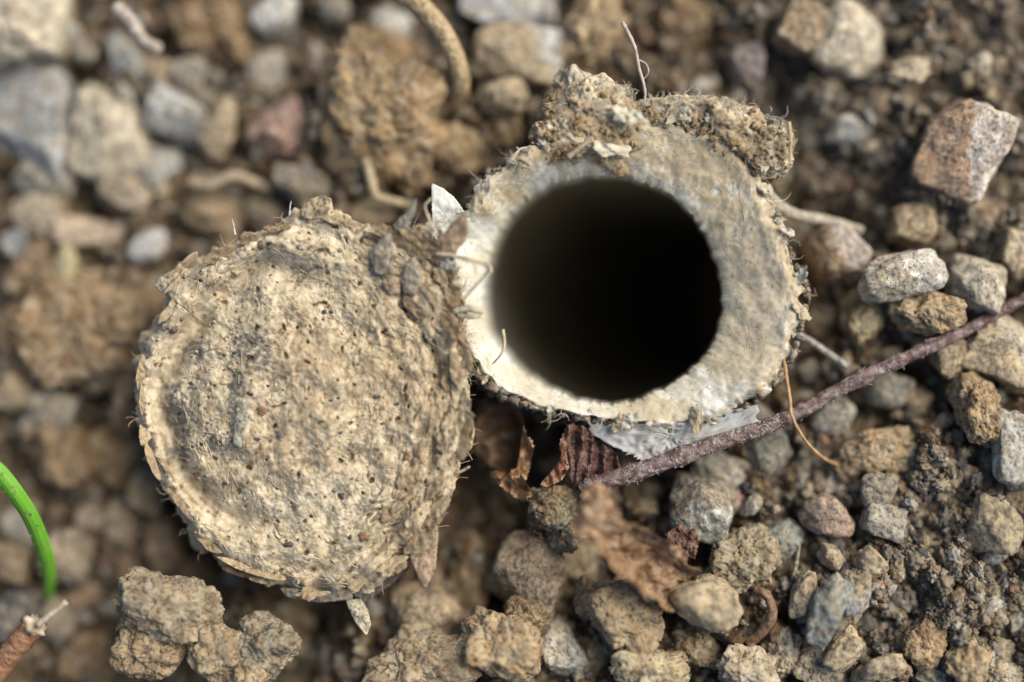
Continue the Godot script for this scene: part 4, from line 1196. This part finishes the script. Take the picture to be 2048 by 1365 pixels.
func stones() -> Array:
	return [
		[25, 50, 100, 100, 0.3, "stone", CREAM, 0.9, "pale buff flat rock overlapping the blue-grey slab"],
		[62, 235, 98, 118, 0.15, "stone", BLUEGREY, 0.45, "large blue-grey slab of rock under the pale buff rock"],
		[208, 270, 72, 100, -0.25, "stone", CREAM, 0.5, "cream faceted stone next to the blue-grey slab"],
		[300, 335, 58, 42, 0.2, "stone", PALE, 0.3, "pale grey stone touching the foot of the cream faceted stone"],
		[132, 62, 26, 22, 0.3, "pebble", BLUEGREY, 0.4, "small blue pebble in the dark gap by the buff rock"],
		[168, 108, 30, 24, 0.8, "pebble", GREY, 0.4, "small dull grey pebble beside the blue-grey slab"],
		[252, 122, 32, 55, -0.3, "stone", BLUEGREY, 0.4, "bluish upright stone between cream stone and thick straw"],
		[345, 238, 64, 48, 0.5, "stone", PALE, 0.4, "flat pale grey stone between cream stone and tan finger stone"],
		[440, 258, 38, 62, 0.35, "pebble", BUFF, 0.5, "tan finger-shaped stone beside the pink stone"],
		[548, 38, 46, 50, 0.4, "pebble", PALE, 0.6, "whitish rounded stone above the plump grey stone"],
		[545, 150, 54, 74, 0.1, "pebble", GREY, 0.6, "plump grey stone just above the pink stone"],
		[556, 264, 60, 52, -0.45, "stone", PINK, 0.6, "pink angular stone near the big brown clod"],
		[642, 126, 38, 28, 0.9, "pebble", Color(0.5, 0.42, 0.35), 0.5, "pinkish white oval pebble between grey stone and brown clod"],
		[668, 22, 32, 28, 0.2, "pebble", GREY, 0.4, "grey pebble above the pinkish white pebble"],
		[322, 152, 40, 30, 0.3, "stone", BUFF, 0.4, "tan stone beside bluish upright stone"],
		[378, 148, 32, 34, 0.3, "stone", GREY, 0.3, "dark grey stone beside a tan stone"],
		[460, 62, 60, 60, 0.3, "clod", BROWN, 0.2, "brown soil lump next to the whitish rounded stone"],
		[400, 40, 60, 50, 1.0, "clod", BROWN, 0.1, "dark brown soil lump near thick straw"],
		[760, 245, 122, 118, 0.2, "clod", TAN, 0.05, "big brown clod of soil behind the lid and straw"],
		[752, 120, 64, 74, 0.2, "clod", TAN, 0.45, "upper lobe of soil resting against the big brown clod"],
		[778, 48, 42, 34, 0.2, "pebble", PALE, 0.9, "bluish white pebble perched at the golden straw"],
		[1032, 108, 92, 60, 0.25, "stone", BUFF, 0.6, "broad tan rock with grey end beside the golden straw", [PALE, Vector2(0.8, -0.4), 0.6]],
		[1012, 195, 56, 40, 0.1, "pebble", BUFF, 0.5, "tan oval stone below the broad tan rock"],
		[1012, 22, 92, 42, 0.1, "stone", Color(0.44, 0.46, 0.47), 0.4, "bluish white stone above the broad tan rock"],
		[1178, 62, 62, 78, 0.4, "clod", Color(0.38, 0.305, 0.2), 0.7, "pale crumbly silk-bound clod beyond the collar crust"],
		[1155, 190, 40, 40, 0.4, "clod", BROWN, 0.3, "brown crumb lump behind the collar crust"],
		[905, 300, 60, 50, 0.6, "clod", TAN, 0.4, "brown soil lump between straw and white silk flap"],
		[985, 300, 60, 44, 0.6, "clod", TAN, 0.5, "sandy soil lump against the collar's pale edge"],
		[1010, 250, 50, 40, 1.6, "clod", BROWN, 0.4, "soil lump under the tan oval stone"],
		[820, 345, 50, 40, 1.6, "clod", BROWN, 0.3, "soil lump between bent twig and white silk flap"],
		[1490, 132, 36, 44, 0.1, "pebble", Color(0.27, 0.235, 0.25), 0.5, "purplish grey pebble beyond the collar crust"],
		[1380, 60, 60, 50, 0.4, "clod", BROWN, 0.2, "brown lump beyond the purplish grey pebble"],
		[1690, 82, 82, 76, 0.35, "pebble", CREAM, 1.2, "smooth cream stone shaped like a rounded cube"],
		[1600, 58, 48, 52, 0.4, "stone", BROWN, 0.3, "brown stone beside the cream cube-like stone"],
		[1912, 302, 80, 96, 0.45, "stone", Color(0.43, 0.285, 0.185), 1.15, "large reddish brown angular stone with lit faces painted pale", [Color(0.56, 0.5, 0.45), Vector2(0.85, -0.5), 0.38]],  # pale second colour paints in the daylight on its upper right faces
		[1815, 142, 42, 26, 0.1, "clod", CREAM, 1.2, "pale gritty crumb between the cream and reddish stones"],
		[1762, 192, 24, 40, 0.25, "pebble", Color(0.4, 0.28, 0.17), 0.5, "orange-brown oval pebble near a pale gritty crumb"],
		[1700, 256, 36, 34, 0.3, "stone", PALE, 0.4, "pale grey-pink stone in the grit beyond the collar"],
		[1615, 260, 20, 38, -0.3, "stone", GREY, 0.5, "narrow grey stone close to the collar's crust"],
		[1962, 128, 30, 26, 0.3, "pebble", CREAM, 0.4, "cream pebble in fine grit above the reddish stone"],
		[1668, 508, 62, 54, 0.45, "stone", Color(0.3, 0.2, 0.12), 1.6, "brown stone with lit top painted pale pink under the straw rootlet", [Color(0.5, 0.44, 0.39), Vector2(0.6, -0.75), 0.25]],  # light on the upper right is put into the second colour
		[1836, 448, 46, 38, 0.2, "stone", TAN, 0.5, "tan blocky stone below the large reddish stone"],
		[1960, 430, 40, 34, 0.2, "stone", BROWN, 0.4, "dark brown stone beneath the large reddish stone"],
		[1815, 545, 84, 50, -0.05, "pebble", CREAM, 0.8, "tan oval stone with lit end painted white lying above the stem", [Color(0.58, 0.57, 0.52), Vector2(0.9, -0.3), 0.05]],  # white end is the light falling on that side, painted on
		[1955, 565, 56, 52, 0.4, "stone", CREAM, 0.6, "pale pointed stone above the stem next to white oval stone"],
		[2035, 512, 46, 46, 0.3, "stone", BUFF, 0.6, "tan stone above the pale pointed stone"],
		[1856, 626, 66, 46, 0.25, "clod", BUFF, 1.2, "crumbly yellow-tan clod touching the stem"],
		[1725, 640, 40, 62, 0.3, "clod", Color(0.29, 0.26, 0.175), 1.0, "olive crumbly lump between collar and stem"],
		[1640, 640, 36, 44, 0.3, "clod", Color(0.24, 0.22, 0.16), 0.3, "dim olive crumb lump against the collar's outer side"],
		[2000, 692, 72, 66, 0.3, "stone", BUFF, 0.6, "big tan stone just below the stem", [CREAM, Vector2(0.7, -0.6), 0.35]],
		[1905, 718, 34, 42, 0.2, "stone", TAN, 0.4, "tan stone between the stem and the big tan stone"],
		[1760, 782, 52, 44, 0.3, "pebble", GREY, 0.4, "grey-olive stone right under the stem"],
		[1830, 800, 42, 34, 0.3, "pebble", TAN, 0.4, "brown stone below the grey-olive stone under the stem"],
		[1672, 830, 40, 44, 0.5, "pebble", GREY, 0.3, "dim grey stone where rootlet passes the stem"],
		[1955, 822, 48, 72, -0.3, "clod", TAN, 0.8, "upright brown clod below the big tan stone"],
		[2032, 900, 44, 72, 0.1, "stone", Color(0.45, 0.45, 0.4), 0.7, "pale grey-green stone beside the upright brown clod"],
		[2035, 760, 36, 30, 0.4, "stone", Color(0.36, 0.24, 0.15), 0.5, "orange-tan stone between big tan and grey-green stones"],
		[1758, 898, 92, 44, -0.12, "clod", BUFF, 1.4, "long tan clod where the rust rootlet ends"],
		[1652, 1036, 56, 46, 0.1, "pebble", Color(0.36, 0.255, 0.195), 1.2, "round pinkish brown pebble in a dark hollow"],
		[1755, 985, 40, 44, 0.2, "pebble", DUSK, 0.3, "dark round lump between pink pebble and long tan clod"],
		[1768, 1045, 40, 34, 0.2, "stone", GREY, 0.5, "olive-grey stone next to the round pinkish pebble"],
		[1995, 1052, 48, 52, 0.3, "stone", BUFF, 0.7, "tan stone with ridge beside the small slate pebble"],
		[1984, 1112, 26, 22, 0.3, "pebble", Color(0.19, 0.215, 0.23), 0.8, "small slate-blue pebble under ridged tan stone"],
		[2035, 975, 26, 46, 0.3, "stone", BROWN, 0.5, "reddish brown stone above the ridged tan stone"],
		[1440, 946, 58, 36, 0.3, "stone", GREY, 0.6, "grey stone just below the stem by the dark olive stone"],
		[1532, 908, 46, 40, -0.4, "stone", Color(0.15, 0.16, 0.14), 0.6, "dark olive stone just below the stem"],
		[1400, 1022, 58, 56, 0.2, "stone", DUSK, 0.8, "dark stone with whitish lower face beneath the stem", [Color(0.47, 0.48, 0.43), Vector2(0.35, 0.8), 0.12]],
		[1310, 985, 26, 18, 0.3, "pebble", GREY, 0.4, "little grey pebble below the stem near the tan leaf lobe"],
		[1467, 1002, 22, 26, 0.3, "stone", PINK, 0.4, "small pink stone beside the dark two-toned stone"],
		[1505, 1010, 20, 26, 0.2, "pebble", GREY, 0.4, "small pale pebble beside the small pink stone"],
		[1490, 1120, 68, 64, 0.3, "clod", Color(0.28, 0.255, 0.185), 0.7, "olive-grey rough stone next to the curled leaf cup"],
		[1555, 1085, 34, 62, 0.6, "stone", Color(0.25, 0.27, 0.24), 0.5, "grey-green slanted stone behind the upright straw"],
		[1248, 1222, 80, 72, 0.3, "clod", BUFF, 0.9, "rough tan stone under the curled leaf cup"],
		[1180, 1200, 36, 40, 0.3, "clod", TAN, 0.5, "tan lobe at the side of the rough tan stone"],
		[1415, 1210, 84, 52, 0.32, "pebble", BUFF, 1.0, "smooth tan stone with yellow end and pale corner", [Color(0.45, 0.33, 0.16), Vector2(-0.9, 0.5), 0.72]],
		[1122, 1302, 36, 54, -0.6, "stone", CREAM, 1.1, "pale tan oblong block with skylit side painted grey", [Color(0.33, 0.33, 0.31), Vector2(0.75, 0.6), 0.4]],  # grey second colour stands for sky light on the lower right face
		[1010, 1290, 76, 66, 0.5, "clod", BUFF, 0.9, "knobbly tan clod beside the oblong block"],
		[836, 1334, 108, 66, 0.1, "clod", Color(0.36, 0.3, 0.21), 0.9, "wide grey-tan clod next to the knobbly tan clod"],
		[850, 1232, 78, 62, 0.5, "stone", TAN, 0.5, "brown blunt stone in shade below the tan bark flake"],
		[948, 1150, 44, 92, 0.1, "clod", TAN, 0.35, "brown tall lump in the shade under the lid"],
		[1062, 1140, 72, 74, 0.4, "stone", Color(0.26, 0.185, 0.12), 0.6, "brown angular stone with grey face under leaf mould"],
		[1060, 1235, 44, 36, 0.2, "clod", TAN, 0.4, "small brown clod above the knobbly tan clod"],
		[1145, 1120, 50, 50, 0.2, "stone", TAN, 0.2, "shaded brown stone under the leaf mould scrap"],
		[1300, 1338, 86, 42, 0.05, "clod", Color(0.42, 0.37, 0.26), 0.8, "flat topped pale clod below the rough tan stone"],
		[1192, 1300, 36, 48, 0.3, "clod", BUFF, 0.7, "small tan clod between oblong block and flat topped clod"],
		[1500, 1338, 60, 44, 0.2, "clod", CREAM, 0.9, "pale lumpy clod below the smooth tan stone"],
		[1400, 1290, 50, 36, 0.2, "clod", BUFF, 0.5, "dim tan clod between flat topped and pale lumpy clods"],
		[1560, 1300, 34, 46, 0.2, "clod", CREAM, 0.6, "upright pale clod by the reddish crumb"],
		[1556, 1270, 30, 34, -0.5, "pebble", Color(0.25, 0.15, 0.09), 0.9, "reddish brown crumb at the end of the glossy leaf curl"],
		[1608, 1192, 30, 48, 0.15, "pebble", BUFF, 0.9, "upright tan oval pebble beside the blue-grey slanted stone"],
		[1652, 1222, 36, 72, 0.45, "stone", Color(0.24, 0.26, 0.24), 0.6, "long blue-grey slanted stone beside upright tan oval pebble"],
		[1712, 1188, 26, 44, 0.05, "stone", Color(0.3, 0.31, 0.34), 0.8, "blue-grey tooth-shaped stone with tan cap", [BUFF, Vector2(-0.2, -0.9), 0.2]],
		[1690, 1300, 32, 48, 0.5, "pebble", BUFF, 0.9, "smooth slanted tan pebble above pale flat clod"],
		[1640, 1335, 52, 38, 0.1, "clod", CREAM, 0.8, "pale flat clod under the smooth slanted tan pebble"],
		[1772, 1336, 52, 26, -0.25, "pebble", BUFF, 0.8, "flat tan pebble at the side of the slanted tan pebble"],
		[1728, 1358, 30, 24, 0.1, "pebble", TAN, 0.9, "round brown pebble under the flat tan pebble"],
		[1848, 1290, 46, 44, 0.5, "clod", TAN, 0.9, "rough brown clod in fine grit near the flat tan pebble"],
		[1870, 1345, 40, 34, 0.2, "clod", GREY, 0.7, "grey-olive clod under the rough brown clod"],
		[1938, 1330, 44, 44, 0.6, "clod", BUFF, 0.9, "buff rough stone beside the grey-olive clod"],
		[1992, 1300, 36, 26, 0.2, "clod", Color(0.3, 0.27, 0.19), 0.7, "olive-tan flat clod beside the buff rough stone"],
		[2000, 1352, 48, 28, 0.2, "clod", CREAM, 0.8, "pale gritty clod under the olive-tan flat clod"],
		[1738, 1128, 30, 26, 0.8, "stone", BUFF, 0.9, "tan cube-like chip above the tooth-shaped stone"],
		[1668, 1120, 26, 22, 0.3, "stone", BUFF, 0.8, "small tan chip next to the tan cube-like chip"],
		[1795, 1140, 18, 30, 0.1, "pebble", BUFF, 0.8, "tan teardrop pebble beside the tan cube-like chip"],
		[1758, 1172, 13, 13, 0.1, "pebble", Color(0.46, 0.3, 0.2), 0.9, "tiny peach pebble next to the tooth-shaped stone"],
		[355, 1228, 112, 66, 0.1, "clod", Color(0.33, 0.29, 0.215), 1.0, "big grey-tan crumbly clod below the lid", [], -95],
		[300, 1305, 70, 56, 0.2, "clod", Color(0.32, 0.25, 0.165), 0.6, "brown-tan lobe under the big grey-tan clod", [], -100],
		[440, 1310, 70, 56, 0.4, "clod", Color(0.31, 0.26, 0.18), 0.7, "rough tan lump between the two grey clods", [], -100],
		[534, 1288, 66, 56, 0.3, "clod", Color(0.26, 0.245, 0.195), 0.7, "rounded grey clod in the gap below the lid", [], -100],
		[496, 1350, 48, 50, 0.1, "clod", BUFF, 0.9, "tan wedge clod under the rounded grey clod", [], -100],
		[185, 655, 140, 116, 0.2, "clod", Color(0.27, 0.195, 0.12), -0.25, "broad soft brown clod beside the lid's pale rim"],
		[70, 690, 80, 66, 0.2, "clod", Color(0.24, 0.165, 0.1), 0.2, "brown soil lump adjoining the broad soft brown clod"],
		[285, 770, 50, 90, 0.1, "clod", Color(0.23, 0.16, 0.1), 0.1, "brown soil lump tucked against the lid's pale rim"],
		[95, 822, 52, 48, 0.4, "stone", Color(0.36, 0.325, 0.25), 0.6, "pale notched stone above the dark hollow"],
		[40, 790, 44, 34, 0.4, "stone", TAN, 0.4, "tan stone next to the pale notched stone"],
		[250, 905, 84, 74, 0.3, "clod", BROWN, 0.3, "brown lump beside the lid over a dark gap"],
		[140, 910, 70, 60, 0.4, "clod", BROWN, 0.3, "brown lump between pale notched stone and grass blade"],
		[300, 980, 40, 40, 0.5, "stone", TAN, 0.5, "brown stone close under the lid's edge"],
		[245, 1040, 36, 40, 0.4, "stone", Color(0.31, 0.235, 0.165), 0.6, "pinkish tan stone below the brown stone by the lid"],
		[185, 1035, 38, 30, 0.1, "pebble", Color(0.3, 0.25, 0.18), 0.6, "tan pebble between grass blade and pinkish tan stone"],
		[125, 1110, 52, 54, 0.1, "stone", Color(0.27, 0.21, 0.15), 0.5, "brown stone right behind the grass blade"],
		[45, 1060, 30, 46, -0.3, "stone", GREY, 0.5, "grey stone peeping out behind the grass blade"],
		[18, 1130, 40, 40, 0.1, "stone", BROWN, 0.4, "dark brown stone at the foot of the grass blade"],
		[168, 1192, 34, 32, 0.2, "pebble", Color(0.3, 0.2, 0.12), 0.6, "orange-brown pebble near the stick's pale splinter"],
		[110, 1235, 44, 40, 0.3, "stone", Color(0.28, 0.23, 0.17), 0.4, "dim brown stone under the pale splinter"],
		[18, 1232, 40, 48, 0.2, "stone", Color(0.055, 0.06, 0.068), 0.7, "blue-black glossy stone behind the broken stick"],
		[250, 1130, 24, 40, 0.1, "pebble", Color(0.31, 0.2, 0.12), 0.4, "small orange-brown stone in the gap by the lid"],
		[330, 1090, 40, 60, 0.2, "clod", Color(0.3, 0.22, 0.14), 0.2, "brown lump under the lid's lower edge"],
		[400, 1128, 44, 44, 0.1, "clod", Color(0.26, 0.18, 0.11), 0.5, "brown lump sticking out from under the lid"],
		[165, 1310, 34, 46, 0.2, "clod", Color(0.28, 0.2, 0.12), 0.5, "narrow brown crumb near the broken stick"],
		[180, 466, 68, 30, 0.06, "stone", Color(0.5, 0.4, 0.3), 0.7, "peach flat stone above the broad soft brown clod"],
		[298, 490, 38, 40, 0.1, "pebble", Color(0.5, 0.51, 0.52), 0.7, "bluish white round pebble beside the peach flat stone"],
		[132, 545, 28, 56, 0.05, "pebble", Color(0.46, 0.42, 0.23), 0.7, "yellowish oval husk under the peach flat stone"],
		[18, 486, 24, 26, 0.1, "pebble", Color(0.16, 0.21, 0.26), 0.5, "blue pebble near the peach flat stone"],
		[75, 430, 50, 40, 0.2, "stone", Color(0.34, 0.3, 0.23), 0.4, "dull tan stone above the blue pebble"],
		[60, 530, 44, 46, 0.2, "clod", Color(0.27, 0.2, 0.14), 0.3, "pinkish brown lump beside the yellowish husk"],
		[420, 430, 60, 40, 0.2, "clod", Color(0.3, 0.235, 0.16), 0.4, "tan lump just behind the lid's frayed edge"],
		[520, 425, 40, 34, 0.1, "pebble", Color(0.36, 0.3, 0.21), 0.6, "tan pebble peeping over the lid's frayed edge"],
		[750, 428, 56, 36, 0.1, "pebble", TAN, 0.5, "brown rounded stone behind the lid under the bent twig"],
		[600, 368, 54, 34, 0.1, "stone", Color(0.25, 0.22, 0.18), 0.4, "grey-brown stone between pink stone and the lid"],
		[245, 385, 60, 36, 0.1, "stone", Color(0.33, 0.27, 0.2), 0.4, "tan stone at the foot of the pale grey stone"],
		[90, 355, 60, 36, 0.1, "stone", Color(0.36, 0.34, 0.28), 0.5, "olive-tan stone at the foot of the blue-grey slab"],
	]

func build_stones() -> void:
	var k := 0
	for q in stones():
		k += 1
		var g := on_ground(q[0], q[1])
		if q.size() > 10: g = W(q[0], q[1], q[10])
		var scale_ := (D - g.y) / D
		var rx: float = q[2] * scale_; var rz: float = q[3] * scale_
		var ry := minf(rx, rz) * 0.92
		if maxf(rx, rz) > 90.0: ry *= 0.8
		var h: float = g.y + ry * q[7] + 14.0
		var C := W(q[0], q[1], h)
		var big := maxf(rx, rz)
		var look := {"kind": q[5], "level": 5 if big > 62.0 or (q[5] == "clod" and big > 44.0) else 4, "col": q[6]}
		if big < 30.0: look.level = 3
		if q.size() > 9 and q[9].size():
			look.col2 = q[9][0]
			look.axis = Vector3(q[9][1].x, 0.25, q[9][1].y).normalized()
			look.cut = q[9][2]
		var b := mb(C)
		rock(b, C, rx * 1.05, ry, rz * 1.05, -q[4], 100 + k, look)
		if q[5] == "clod" and big > 40.0:
			var nv := b.v.size()
			for g2 in int(big * 1.1):
				var at := rng.randi() % nv
				grain(b, b.v[at] + (C - b.v[at]).normalized() * 1.0, rng.randf_range(1.6, 4.6), 1, mixc(q[6], grain_color(), 0.55))
		var called: String = {"stone": "stone", "pebble": "pebble", "clod": "soil_clod"}[q[5]]
		var o := put(b, called, M.clod if q[5] == "clod" else M.stone)
		tag(o, q[8], "clod" if q[5] == "clod" else q[5], "")

# ---------------------------------------------------------------- loose pebbles, each its own
func lid_covers(px: float, py: float, grow: float) -> bool:
	var d := Vector2(px, py) - LIDC
	return d.length() < at_angle(lid_out, d.angle()) * 0.95 + grow

func build_pebbles() -> void:
	var kinds := [["buff", BUFF], ["grey", GREY], ["brown", Color(0.25, 0.175, 0.11)], ["pale", Color(0.47, 0.45, 0.39)], ["reddish", Color(0.29, 0.175, 0.115)]]
	var meshes := []
	for c in kinds.size():
		var row := []
		for v in 5:
			var b := mb()
			rock(b, Vector3.ZERO, 20, 15, 17, 0.0, 400 + c * 10 + v, {"kind": ["pebble", "stone", "clod", "stone", "pebble"][v], "level": 3, "col": kinds[c][1]})
			row.append(to_mesh(b))
		meshes.append(row)
	var taken := []
	for q in stones(): taken.append([q[0], q[1], minf(q[2], q[3])])
	var made := 0
	var tries := 0
	while made < 270 and tries < 9000:
		tries += 1
		var px := rng.randf_range(10, 2040)
		var py := rng.randf_range(10, 1358)
		if in_hole(px, py, 40.0) or lid_covers(px, py, -6.0): continue
		var r := rng.randf_range(11, 26)
		if px > 1500 and py < 500: r = rng.randf_range(9, 19)
		var clear := true
		for t in taken:
			var dx: float = px - t[0]; var dy: float = py - t[1]
			var m: float = t[2] * 0.8 + r * 0.8
			if dx * dx + dy * dy < m * m:
				clear = false
				break
		if not clear: continue
		taken.append([px, py, r])
		var c := 0
		var u := rng.randf()
		if px < 900: c = 0 if u < 0.2 else (1 if u < 0.4 else (2 if u < 0.82 else (3 if u < 0.95 else 4)))
		else: c = 0 if u < 0.38 else (1 if u < 0.55 else (2 if u < 0.82 else (3 if u < 0.92 else 4)))
		var g := on_ground(px, py)
		var o := MeshInstance3D.new()
		o.name = numbered("loose_pebble")
		var shape := rng.randi() % 5
		o.mesh = meshes[c][shape]
		o.material_override = M.stone
		add_child(o)
		o.position = (g + Vector3(0, r * 0.3, 0)) * S
		var k := r / 18.0
		o.basis = Basis.from_euler(Vector3(rng.randf_range(-0.5, 0.5), rng.randf() * TAU, rng.randf_range(-0.5, 0.5))) * Basis.from_scale(Vector3(k * rng.randf_range(0.85, 1.2), k * rng.randf_range(0.8, 1.1), k * rng.randf_range(0.85, 1.2)))
		var zone := "in the soil on the lid's side of the burrow" if px < 900 else ("in the fine grit beyond the stem and collar" if py < 600.0 + (2048.0 - px) * 0.43 else "in the stony ground on the leaf side of the stem")
		var look: String = ["rounded", "angular", "crumbly", "angular", "rounded"][shape]
		tag(o, "%s %s %s pebble %s" % ["tiny" if r < 15.0 else "small", look, kinds[c][0], zone], "pebble", "loose %s %s pebbles %s" % [look, kinds[c][0], zone])
		made += 1

# ---------------------------------------------------------------- grit that nobody could count
func build_grit() -> void:
	for q in [["soil_crumbs", 13000, 5.0, 11.5, "brown and grey soil crumbs strewn over the ground"], ["soil_grains", 36000, 1.8, 5.0, "fine sandy grains between the crumbs and stones"]]:
		var b := mb()
		var sph: Array = ico(2 if q[2] > 3.0 else 1)
		for d in sph[0]:
			var k := 1.0 + 0.5 * nb.get_noise_3dv(d * 1.5 + Vector3(q[2], 0, 0)) + 0.2 * nb.get_noise_3dv(d * 4.0)
			b.add(Vector3(d.x, d.y * 0.8, d.z) * k, Color(1, 1, 1))
		b.i = sph[1]
		var mm := MultiMesh.new()
		mm.transform_format = MultiMesh.TRANSFORM_3D
		mm.use_colors = true
		mm.mesh = to_mesh(b)
		var tf := []
		var cols := []
		var n := 0
		while n < q[1]:
			var x := rng.randf_range(-150, 2200)
			var z := rng.randf_range(-150, 1520)
			if n % 4 == 0:
				x = rng.randf_range(1620, 2120); z = rng.randf_range(900, 1420)
			elif n % 4 == 1:
				x = rng.randf_range(1500, 2120); z = rng.randf_range(-50, 520)
			n += 1
			if in_hole(x, z, 25.0): continue
			var p := Vector3(x - CX, ground_fine(x, z), z - CY)
			var r := rng.randf_range(q[2], q[3])
			if q[2] > 3.0 and rng.randf() < 0.15: r *= 1.5
			p.y += r * 0.35
			var bs := Basis.from_euler(Vector3(rng.randf() * TAU, rng.randf() * TAU, rng.randf() * TAU)) * Basis.from_scale(Vector3(r * rng.randf_range(0.7, 1.3), r * rng.randf_range(0.7, 1.2), r * rng.randf_range(0.7, 1.3)))
			tf.append(Transform3D(bs, p * S))
			cols.append(grain_color())
		mm.instance_count = tf.size()
		for k in tf.size():
			mm.set_instance_transform(k, tf[k])
			mm.set_instance_color(k, cols[k])
		var o := MultiMeshInstance3D.new()
		o.name = q[0]
		o.multimesh = mm
		o.material_override = M.grain
		add_child(o)
		tag(o, q[4], "grit", "", "stuff")
